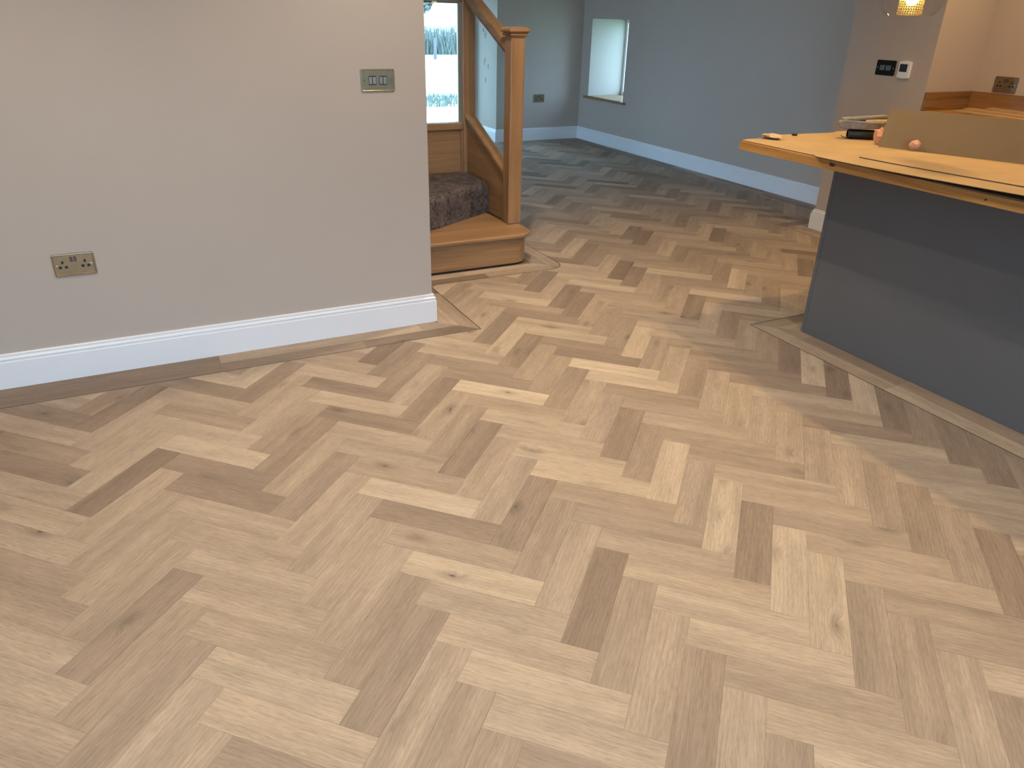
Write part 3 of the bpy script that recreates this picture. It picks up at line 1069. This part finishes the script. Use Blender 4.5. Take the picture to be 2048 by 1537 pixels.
# standing board, leaning back a little
b0, b1 = Vector((1.434, 0.758, 0.9035)), Vector((1.860, -0.330, 0.9035))
nrm3 = Vector((0.93, 0.37, 0)).normalized()
up = Vector((0, 0, 0.164)) + nrm3 * 0.05
th = nrm3 * 0.004
mb = MB()
a_ = [b0, b1, b1 + up, b0 + up]
mb.add(a_ + [p + th for p in a_], [(0, 1, 2, 3), (7, 6, 5, 4), (0, 4, 5, 1), (1, 5, 6, 2), (2, 6, 7, 3), (3, 7, 4, 0)])
sb = obj('hardboard_offcut', mb, M_BOARD)
tag(sb, 'long brown hardboard panel standing on edge on the island', 'hardboard')
# small things on the island
o = obj('bottle_cap', MB().lathe([(0.0, 0.0), (0.012, 0.0), (0.0135, 0.002), (0.0135, 0.007), (0.012, 0.009), (0.0, 0.0095)], (1.318, 1.160, 0.9032), 20), M_BLACK)
tag(o, 'small black plastic cap on the worktop sheet near the torn edge', 'cap')


def lump(name, c, r, sq, mat, seed, label, cat, amp=0.25, sub=3):
    bm = bmesh.new()
    bmesh.ops.create_icosphere(bm, subdivisions=sub, radius=1.0)
    rg_ = random.Random(seed)
    dirs = [Vector((rg_.gauss(0, 1), rg_.gauss(0, 1), rg_.gauss(0, 1))).normalized() for _ in range(26)]
    for v in bm.verts:
        d = v.co.normalized()
        k = 1.0 + rg_.uniform(-amp, amp) * 0.25
        for i_, q in enumerate(dirs):
            k += amp * (0.55 if i_ % 2 else -0.6) * max(0.0, abs(d.dot(q)) - 0.80) * 2.4
        v.co = Vector((d.x * r * sq[0] * k, d.y * r * sq[1] * k, d.z * r * sq[2] * k))
    zmin = min(v.co.z for v in bm.verts)
    me = bpy.data.meshes.new(name)
    bm.to_mesh(me)
    bm.free()
    for v in me.vertices:
        v.co.z -= zmin
    me.materials.append(mat)
    o_ = bpy.data.objects.new(name, me)
    link(o_, c)
    tag(o_, label, cat)
    return o_


lump('foam_ball', (1.462, 0.597, 0.9128), 0.0215, (1.15, 1.0, 0.95), M_PINK, 3, 'little pink foam lump in front of the standing hardboard panel', 'foam')
lump('crumpled_tissue', (1.500, 0.815, 0.9032), 0.040, (0.6, 0.6, 1.05), M_PINK, 8, 'crumpled pinkish tissue tucked behind the standing panel end', 'tissue', 0.9, 2)
lump('paper_scrap', (1.118, 1.112, 0.9032), 0.034, (1.3, 0.9, 0.40), M_PAPER, 11, 'crumpled tan paper scrap at the worktop corner', 'paper', 1.0, 2)
# black tube lying across, hollow end towards the stairs
tc_ = Vector((1.500, 1.000, 0.926))
ax = Vector((0.80, -0.60, 0)).normalized()
mb = MB()
vs_, fs = [], []
NS = 24
side_ = Vector((-ax.y, ax.x, 0))
for rad, t in ((0.0225, 0.0), (0.0225, 0.17), (0.0175, 0.17), (0.0175, 0.0)):
    for k in range(NS):
        a = 2 * math.pi * k / NS
        p = tc_ + ax * t + side_ * rad * math.cos(a) + Vector((0, 0, rad * math.sin(a)))
        vs_.append(tuple(p))
for i in range(4):
    for k in range(NS):
        k2 = (k + 1) % NS
        j = (i + 1) % 4
        fs.append((i * NS + k, i * NS + k2, j * NS + k2, j * NS + k))
mb.add(vs_, fs, True)
o = obj('black_tube', mb, M_BLACK)
tag(o, 'black hollow tube lying under the dusty grey hand tool', 'tube')
# dusty hand tool: folded jaw-like head with a wooden handle
ht = thing('hand_tool', (1.52, 1.0, 0.949), 'dusty grey hand tool with pale wooden handle on black tube', 'hand tool')


def slab(p0, p1, w0, w1, zb0, zt0, zb1, zt1):
    """tapered block from p0 to p1 (plan), widths and bottom/top heights at each end"""
    p0, p1 = Vector((*p0, 0)), Vector((*p1, 0))
    d = (p1 - p0).normalized()
    s = Vector((-d.y, d.x, 0))
    v = []
    for p, w_, zb, zt in ((p0, w0, zb0, zt0), (p1, w1, zb1, zt1)):
        for q, z in ((-w_, zb), (w_, zb), (w_, zt), (-w_, zt)):
            v.append(tuple(p + s * q + Vector((0, 0, z))))
    return MB().add(v, [(0, 1, 2, 3), (7, 6, 5, 4), (0, 4, 5, 1), (1, 5, 6, 2), (2, 6, 7, 3), (3, 7, 4, 0)])


obj('head', slab((1.478, 1.020), (1.625, 0.915), 0.032, 0.036, 0.9500, 0.990, 0.956, 0.986), M_DUST, ht, bevel=0.005)
obj('jaw', slab((1.474, 1.024), (1.655, 0.925), 0.026, 0.024, 0.985, 0.998, 0.999, 1.016), M_DUST, ht, bevel=0.005)
obj('nose', slab((1.460, 1.033), (1.484, 1.017), 0.015, 0.032, 0.956, 0.980, 0.951, 0.996), M_DUST, ht, bevel=0.004)
obj('handle', MB().tube([(1.555, 0.957, 0.982), (1.600, 0.925, 0.984), (1.660, 0.882, 0.986)], [0.0125, 0.0135, 0.0125], 14), M_HANDLE, ht, label='pale wooden handle')
o = obj('wire_offcut', MB().tube([(1.545, 1.075, 0.9062), (1.525, 1.045, 0.9050), (1.513, 1.015, 0.9046), (1.510, 0.975, 0.9048)], 0.0015, 8), M_BLACK)
tag(o, 'short dark wire offcut beside the black tube', 'wire')

# ------------------------------------------------------------------ kitchen recess
bc = thing('base_cabinet', (3.06, 0.4, 0.0), 'charcoal base cabinets under the recess worktop', 'cabinet')
obj('carcass', MB().box(2.82, 3.355, -1.2, 1.640, 0.0, 0.878), M_GREY, bc)
for k in range(4):
    y = -1.19 + k * 0.70
    d_ = obj('door', MB().box(2.798, 2.818, y, y + 0.694, 0.12, 0.872), M_GREY, bc, bevel=0.002)
    obj('handle', MB().tube([(2.797, y + 0.12, 0.80), (2.778, y + 0.12, 0.80), (2.778, y + 0.28, 0.80), (2.797, y + 0.28, 0.80)], 0.005), M_CHROME, d_)
rw = obj('worktop', MB().box(2.770, 3.358, -1.2, 1.640, 0.880, 0.920), M_WORK, None, bevel=0.002)
tag(rw, 'oak worktop in the kitchen recess under the upstand', 'worktop')
us = thing('upstand', (3.1, 1.64, 0.921), 'dark oak upstand boards around the recess worktop', 'upstand')
obj('board', MB().box(2.905, 3.339, 1.641, 1.659, 0.921, 1.028), M_UPSTX, us, bevel=0.001)
obj('board', MB().box(3.340, 3.359, -1.2, 1.659, 0.921, 1.028), M_UPST, us, bevel=0.001)
for i, (x0, y0, x1, y1, z, lab) in enumerate([
        (3.270, 1.59, 3.215, 0.60, 0.9215, 'pale wood offcut lying flat nearest the upstand board'),
        (3.200, 1.56, 3.130, 0.55, 0.9215, 'pale wood offcut in the middle of the recess worktop'),
        (3.060, 1.52, 2.990, 0.50, 0.9215, 'pale wood offcut nearest the front of the recess worktop'),
        (3.300, 1.47, 3.215, 0.40, 0.9330, 'darker wood offcut stacked on top of another offcut')]):
    d = Vector((x1 - x0, y1 - y0, 0)).normalized()
    s = Vector((-d.y, d.x, 0)) * 0.033
    p0, p1 = Vector((x0, y0, z)), Vector((x1, y1, z))
    a_ = [p0 - s, p1 - s, p1 + s, p0 + s]
    mb = MB().add(a_ + [p + Vector((0, 0, 0.011)) for p in a_], [(3, 2, 1, 0), (4, 5, 6, 7), (0, 1, 5, 4), (1, 2, 6, 5), (2, 3, 7, 6), (3, 0, 4, 7)])
    o = obj('wood_offcut', mb, M_STRIP)
    tag(o, lab, 'offcut', 'wood offcuts on the recess worktop')


# ------------------------------------------------------------------ plates on the walls
def plate_xform(origin, face):
    """local (a along the wall to the viewer's right, d out of the wall, z up) to world"""
    ox, oy, oz = origin
    if face == '-y':
        return lambda a, d, z: (ox + a, oy - d, oz + z)
    return lambda a, d, z: (ox - d, oy - a, oz + z)         # face -x


def pbox(F, a0, a1, d0, d1, z0, z1):
    v = [F(a, d, z) for z in (z0, z1) for d in (d0, d1) for a in (a0, a1)]
    return MB().add(v, [(0, 2, 3, 1), (4, 5, 7, 6), (0, 1, 5, 4), (2, 6, 7, 3), (0, 4, 6, 2), (1, 3, 7, 5)])


def rplate(F, w, h, r, layers, n=6):
    """rounded-rectangle plate from (inset, depth) layers, closed at the front"""
    v, f = [], []
    cnt = 0
    for ins, d in layers:
        ww, hh, rr_ = w / 2 - ins, h / 2 - ins, max(r - ins, 0.0008)
        ring = []
        for qx, qz, st in ((1, 1, 0), (-1, 1, 1), (-1, -1, 2), (1, -1, 3)):
            for k in range(n + 1):
                a = math.pi / 2 * (st + k / n)
                ring.append((qx * (ww - rr_) + rr_ * math.cos(a), qz * (hh - rr_) + rr_ * math.sin(a)))
        cnt = len(ring)
        v += [F(a, d, z) for a, z in ring]
    for i in range(len(layers) - 1):
        for k in range(cnt):
            k2 = (k + 1) % cnt
            f.append((i * cnt + k, i * cnt + k2, (i + 1) * cnt + k2, (i + 1) * cnt + k))
    f.append(tuple(range(cnt)))
    f.append(tuple(range((len(layers) - 1) * cnt, len(layers) * cnt)))
    mb = MB().add(v, f)
    return mb


RIM = [(0.0, 0.0), (0.0, 0.0035), (0.0012, 0.0055), (0.0040, 0.0058), (0.0062, 0.0046)]


def disc(F, a, z, r, d0, d1, n=14):
    v = [F(a + r * math.cos(2 * math.pi * k / n), d, z + r * math.sin(2 * math.pi * k / n)) for d in (d0, d1) for k in range(n)]
    f = [(k, (k + 1) % n, n + (k + 1) % n, n + k) for k in range(n)] + [tuple(range(n)), tuple(range(n, 2 * n))]
    return MB().add(v, f)


def socket(loc, face, label, w, h, mp, mr, rocker_mat, group='double sockets on the walls'):
    F = plate_xform(loc, face)
    t = thing('double_socket', loc, label, 'socket', group)
    pl = obj('plate', rplate(F, w, h, 0.007, RIM), mp, t)
    for s in (-1, 1):
        obj('rocker', pbox(F, s * 0.0068 - 0.0050, s * 0.0068 + 0.0050, 0.0044, 0.0078, 0.012, 0.033), rocker_mat, t, bevel=0.001)
        ca = s * 0.0395
        obj('pin_hole', pbox(F, ca - 0.0040, ca + 0.0040, 0.0040, 0.0050, 0.006, 0.017), M_PIN, t)
        obj('pin_hole', pbox(F, ca - 0.0158, ca - 0.0052, 0.0040, 0.0050, -0.0135, -0.0035), M_PIN, t)
        obj('pin_hole', pbox(F, ca + 0.0052, ca + 0.0158, 0.0040, 0.0050, -0.0135, -0.0035), M_PIN, t)
        obj('screw', disc(F, s * 0.060, 0.0, 0.0033, 0.0044, 0.0056), mr, t)
    return t


def switch(loc, face, label, n, w, h, mp, mr, rk, cat='light switch'):
    F = plate_xform(loc, face)
    t = thing('light_switch', loc, label, cat, 'light switches on the walls')
    obj('plate', rplate(F, w, h, 0.007, RIM), mp, t)
    for s in (-1, 1):
        c = s * 0.0235
        fw = 0.0165 if n == 2 else 0.019
        bz = obj('switch_module', pbox(F, c - fw, c + fw, 0.0042, 0.0052, -0.018, 0.018), M_PIN, t)
        st = 2 * fw / n
        for k in range(n):
            a = c - fw + (k + 0.5) * st
            mb = pbox(F, a - st * 0.40, a + st * 0.40, 0.0050, 0.0080, -0.0145, 0.0145)
            v = [list(p) for p in mb.v]
            mb.v = [tuple(p) for p in v]
            obj('rocker', mb, rk, bz, bevel=0.0012)
        obj('screw', disc(F, s * 0.060, 0.0, 0.0033, 0.0044, 0.0056), mr, t)
    return t


socket((-1.945, YL, 0.482), '-y', 'brass double socket low on the near left wall', 0.150, 0.090, M_BRASS, M_SCREW, M_ROCKB)
switch((-0.651, YL, 1.147), '-y', 'brass four-gang light switch on the left wall beside the stairs', 2, 0.150, 0.090, M_BRASS, M_SCREW, M_ROCK)
socket((2.972, YB, 0.490), '-y', 'small dark double socket on the far back wall', 0.150, 0.092, M_BRASSD, M_SCREW, M_ROCKB)
socket((3.36, 1.447, 1.082), '-x', 'bronze double socket above the oak upstand in the recess', 0.150, 0.092, M_BRASSD, M_SCREW, M_ROCKB)
switch((2.90, 1.983, 1.150), '-x', 'black six-gang light switch beside the white thermostat', 3, 0.146, 0.092, M_NICKEL, M_SCREW, M_ROCKD)
# thermostat
F = plate_xform((2.90, 1.834, 1.147), '-x')
t = thing('thermostat', (2.90, 1.834, 1.147), 'white room thermostat with dark screen on the wall end', 'thermostat')
out = []
wv_, hv_ = 0.0425, 0.047
for k in range(13):
    a = -1 + 2 * k / 12
    out.append((a * wv_, hv_ + 0.004 * (1 - a * a)))
for k in range(13):
    a = 1 - 2 * k / 12
    out.append((a * wv_, -hv_ - 0.004 * (1 - a * a)))
nn = len(out)
v = [F(a, 0.0, z) for a, z in out] + [F(a, 0.020, z) for a, z in out]
mb = MB().add(v, [tuple(range(nn)), tuple(range(nn, 2 * nn))] + [(k, (k + 1) % nn, nn + (k + 1) % nn, nn + k) for k in range(nn)])
obj('case', mb, M_STAT, t, bevel=0.003)
obj('screen', pbox(F, -0.031, 0.024, 0.0195, 0.0206, -0.012, 0.034), M_SCREEN, t)
obj('button', pbox(F, -0.031, 0.024, 0.0195, 0.0215, -0.030, -0.020), M_STAT, t, bevel=0.001)
obj('button', pbox(F, -0.031, 0.024, 0.0195, 0.0215, -0.042, -0.034), M_STAT, t, bevel=0.001)
# thin dark leaf-shaped marks on the bright hall wall
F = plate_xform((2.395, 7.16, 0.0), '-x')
lf = thing('leaf_marks', (2.395, 7.16, 0.65), 'scattered dark leaf-shaped marks on the bright wall behind the balustrade', 'wall decal')
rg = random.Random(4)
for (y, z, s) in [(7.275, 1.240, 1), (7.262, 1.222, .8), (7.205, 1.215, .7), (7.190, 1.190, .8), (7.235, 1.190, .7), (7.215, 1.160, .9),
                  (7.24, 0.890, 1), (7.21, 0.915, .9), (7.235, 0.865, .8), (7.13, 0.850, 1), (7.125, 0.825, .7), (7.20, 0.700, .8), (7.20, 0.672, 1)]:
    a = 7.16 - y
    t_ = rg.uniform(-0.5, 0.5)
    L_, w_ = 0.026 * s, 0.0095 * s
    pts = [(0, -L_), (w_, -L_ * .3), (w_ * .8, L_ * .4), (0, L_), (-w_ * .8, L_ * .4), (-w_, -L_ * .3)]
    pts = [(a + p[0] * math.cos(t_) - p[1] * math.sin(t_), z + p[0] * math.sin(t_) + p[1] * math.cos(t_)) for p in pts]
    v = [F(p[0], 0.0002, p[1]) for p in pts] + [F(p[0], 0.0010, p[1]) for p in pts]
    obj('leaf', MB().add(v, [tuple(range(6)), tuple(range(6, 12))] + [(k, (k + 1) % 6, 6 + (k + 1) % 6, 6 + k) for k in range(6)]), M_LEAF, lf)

# ------------------------------------------------------------------ lamps
PX, PY, PZ = 1.300, 0.655, 1.545
pd = thing('pendant_lamp', (PX, PY, PZ - 0.10), 'clear glass globe pendant with gold mesh around a lit bulb', 'pendant lamp')
R_ = 0.133
prof = []
for k in range(25):
    a = math.radians(-50 + (125) * k / 24)
    prof.append((R_ * math.cos(a), R_ * math.sin(a)))
obj('glass_globe', MB().lathe(prof, (PX, PY, PZ), 48), M_GLOBE, pd, label='clear glass globe open at the bottom')
mb = MB()
rm, zb, zt, nr, nv = 0.047, PZ - 0.098, PZ + 0.10, 22, 30
bm = bmesh.new()
grid = [[bm.verts.new((PX + rm * math.cos(2 * math.pi * (k + 0.5 * (i % 2)) / nv), PY + rm * math.sin(2 * math.pi * (k + 0.5 * (i % 2)) / nv), zb + (zt - zb) * i / nr)) for k in range(nv)] for i in range(nr + 1)]
for i in range(nr):
    for k in range(nv):
        bm.faces.new((grid[i][k], grid[i][(k + 1) % nv], grid[i + 1][(k + 1) % nv], grid[i + 1][k]))
bmesh.ops.wireframe(bm, faces=bm.faces[:], thickness=0.0026, offset=0.0, use_replace=True, use_boundary=True, use_even_offset=False)
me = bpy.data.meshes.new('mesh_sleeve')
bm.to_mesh(me)
bm.free()
me.transform(Matrix.Translation((-PX, -PY, -zb)))
me.materials.append(M_GOLD)
link(bpy.data.objects.new('mesh_sleeve', me), (PX, PY, zb), pd)['label'] = 'gold wire mesh sleeve around the bulb'
obj('bulb', MB().lathe([(0.0, -0.064), (0.014, -0.060), (0.025, -0.045), (0.030, -0.026), (0.026, 0.0), (0.016, 0.03), (0.012, 0.05)], (PX, PY, PZ), 24), M_BULB, pd)
obj('lamp_holder', MB().lathe([(0.0, 0.05), (0.018, 0.05), (0.020, 0.10), (0.050, 0.104), (0.050, 0.135), (0.020, 0.145), (0.006, 0.16)], (PX, PY, PZ), 24), M_GOLD, pd)
obj('cord', MB().tube([(PX, PY, PZ + 0.15), (PX, PY, H - 0.02)], 0.003), M_BLACK, pd)
obj('ceiling_rose', MB().lathe([(0.055, H - 0.001), (0.055, H - 0.018), (0.045, H - 0.026), (0.0, H - 0.026)], (PX, PY, 0), 24), M_GOLD, pd)


def downlight(x, y, power, label, col=LAMP, size=2.35, blend=0.7):
    t_ = thing('ceiling_downlight', (x, y, H - 0.004), label, 'downlight', 'recessed ceiling downlights')
    obj('bezel', MB().lathe([(0.030, H - 0.0005), (0.043, H - 0.0005), (0.043, H - 0.003), (0.033, H - 0.005), (0.030, H - 0.003)], (x, y, 0), 24), M_WHITE, t_)
    obj('lens', MB().lathe([(0.0, H - 0.002), (0.030, H - 0.002)], (x, y, 0), 24), M_LENS, t_)
    l = bpy.data.lights.new('downlight_beam', 'SPOT')
    l.energy = power
    l.color = col
    l.spot_size = size
    l.spot_blend = blend
    l.shadow_soft_size = 0.03
    o_ = bpy.data.objects.new('downlight_beam', l)
    link(o_, (x, y, H - 0.012), t_)


downlight(1.47, 1.08, 58, 'ceiling downlight above the far corner of the island', LAMP_K)
downlight(0.00, 1.80, 102, 'ceiling downlight in front of the staircase')
downlight(-0.65, 0.85, 60, 'added ceiling downlight brightening the near left wall')  # unseen lamp, added to lift the right end of the left wall
downlight(-2.35, 0.60, 74, 'ceiling downlight near the left wall')
downlight(0.10, -1.40, 92, 'ceiling downlight above the near floor beside the viewpoint')
downlight(-2.35, -1.30, 82, 'ceiling downlight behind the viewpoint')
downlight(1.47, -0.80, 45, 'ceiling downlight above the near half of the island', LAMP_K)
downlight(2.80, 1.00, 45, 'ceiling downlight in front of the kitchen recess', LAMP_K)
downlight(2.80, -0.60, 45, 'ceiling downlight further along the kitchen aisle', LAMP_K)

# ------------------------------------------------------------------ outdoors
M_PAVE = plain('pale_paving', (0.62, 0.62, 0.60), 0.9, var=0.06, scale=3)
M_GRASS = plain('grass', (0.42, 0.50, 0.33), 0.95, var=0.25, scale=1.2)
M_GRAVEL = plain('pale_gravel', (0.66, 0.63, 0.58), 0.95, var=0.08, scale=2)
M_TERR = plain('terrace_stone', (0.30, 0.27, 0.23), 0.95, var=0.1, scale=2)
M_FIELD = plain('pale_field', (0.44, 0.50, 0.34), 0.95, var=0.08, scale=0.3)
M_LEAVES = plain('foliage', (0.125, 0.130, 0.112), 0.8, var=0.3, scale=4)
M_BARK = plain('bark', (0.09, 0.085, 0.08), 0.9, var=0.2, scale=10)
GZ = -0.15


def ground(name, y0, y1, mat, label, cat, z0=GZ, z1=GZ, sl=0.0):
    X0, X1 = -30, 60
    v = [(X0, y0 - sl * X0, z0), (X1, y0 - sl * X1, z0), (X1, y1 - sl * X1, z1), (X0, y1 - sl * X0, z1)]
    v += [(p[0], p[1], p[2] - 0.2) for p in v]
    mb_ = MB().add(v, [(0, 1, 2, 3), (7, 6, 5, 4), (0, 4, 5, 1), (1, 5, 6, 2), (2, 6, 7, 3), (3, 7, 4, 0)])
    o_ = obj(name, mb_, mat)
    tag(o_, label, cat, None, 'structure')


ground('paving', 7.76, 11.6, M_PAVE, 'pale paving outside the hall window', 'paving')
ground('lawn', 11.6, 17.0, M_GRASS, 'pale grass verge outside the hall window', 'grass')
ground('driveway', 17.0, 26.5, M_GRAVEL, 'pale gravel driveway outside the hall window', 'driveway')
ground('verge', 26.5, 36.0, M_GRASS, 'grass verge beyond the driveway', 'grass')
ground('field', 36.0, 160.0, M_FIELD, 'pale field rising beyond the driveway', 'field', GZ, 9.0)
gd = obj('garden', MB().box(-60, 60, -60, -4.76, GZ - 0.2, GZ), M_TERR)
tag(gd, 'garden ground beyond the patio window', 'ground', None, 'structure')
gd = obj('terrace', MB().box(-60, -4.76, -4.75, 7.75, GZ - 0.2, GZ), M_TERR)
tag(gd, 'terrace outside the added side window of the hall', 'ground', None, 'structure')
gd = obj('side_lawn', MB().box(4.16, 60, -4.75, 7.75, GZ - 0.2, GZ), M_GRASS)
tag(gd, 'grass outside the deep niche window', 'ground', None, 'structure')


def blades(name, x0, x1, y0, y1, n, h, mat, seed, label, cat, zb=GZ, wd=0.03):
    rg_ = random.Random(seed)
    mb_ = MB()
    for _ in range(n):
        x, y = rg_.uniform(x0, x1), rg_.uniform(y0, y1)
        a = rg_.uniform(0, 6.28)
        hh = h * rg_.uniform(0.4, 1.1)
        dx, dy = math.cos(a) * wd, math.sin(a) * wd
        lx, ly = rg_.uniform(-.3, .3) * hh, rg_.uniform(-.3, .3) * hh
        mb_.add([(x - dx, y - dy, zb), (x + dx, y + dy, zb), (x + dx * .6 + lx * .5, y + dy * .6 + ly * .5, zb + hh * .6), (x + lx, y + ly, zb + hh)], [(0, 1, 2), (0, 2, 3)])
    o_ = obj(name, mb_, mat)
    tag(o_, label, cat, None, 'stuff')


blades('long_grass', 2.5, 14.5, 28.9, 33.0, 5000, 1.1, M_LEAVES, 1, 'tall rough grass beyond the driveway', 'grass', wd=0.035)
blades('grass_edge', 1.5, 6.5, 11.8, 13.6, 3000, 0.12, M_LEAVES, 2, 'scrubby grass edge beside the paving', 'grass', wd=0.012)
o = obj('fence_post', MB().lathe([(0.06, GZ), (0.06, 0.52), (0.045, 0.56), (0.0, 0.57)], (9.00, 26.0, 0), 12), M_BARK)
tag(o, 'lone wooden fence post outside the hall window', 'post')


def tree(x, y, h, spread, seed, label):
    rg_ = random.Random(seed)
    t_ = thing('tree', (x, y, GZ), label, 'tree')
    obj('trunk', MB().tube([(x, y, GZ), (x + .1, y, h * .3), (x, y + .1, h * .6)], [.22, .17, .08], 10), M_BARK, t_)
    mb_ = MB()
    for _ in range(5200):
        d = Vector((rg_.gauss(0, 1), rg_.gauss(0, 1), rg_.gauss(0, .8))).normalized() * rg_.uniform(.25, 1) ** .5 * spread
        c = Vector((x, y, h * .70)) + d
        n_ = Vector((rg_.gauss(0, 1), rg_.gauss(0, 1), rg_.gauss(0, 1))).normalized()
        a_1 = n_.orthogonal().normalized()
        a_2 = n_.cross(a_1)
        s_1 = rg_.uniform(.05, .12)
        mb_.add([tuple(c - a_1 * s_1), tuple(c + a_2 * s_1 * .5), tuple(c + a_1 * s_1), tuple(c - a_2 * s_1 * .5)], [(0, 1, 2, 3)])
    cr = obj('crown', mb_, M_LEAVES, t_)
    cr['kind'] = 'stuff'


tree(8.60, 27.2, 2.95, 0.85, 3, 'small leafy tree at the top of the hall window')
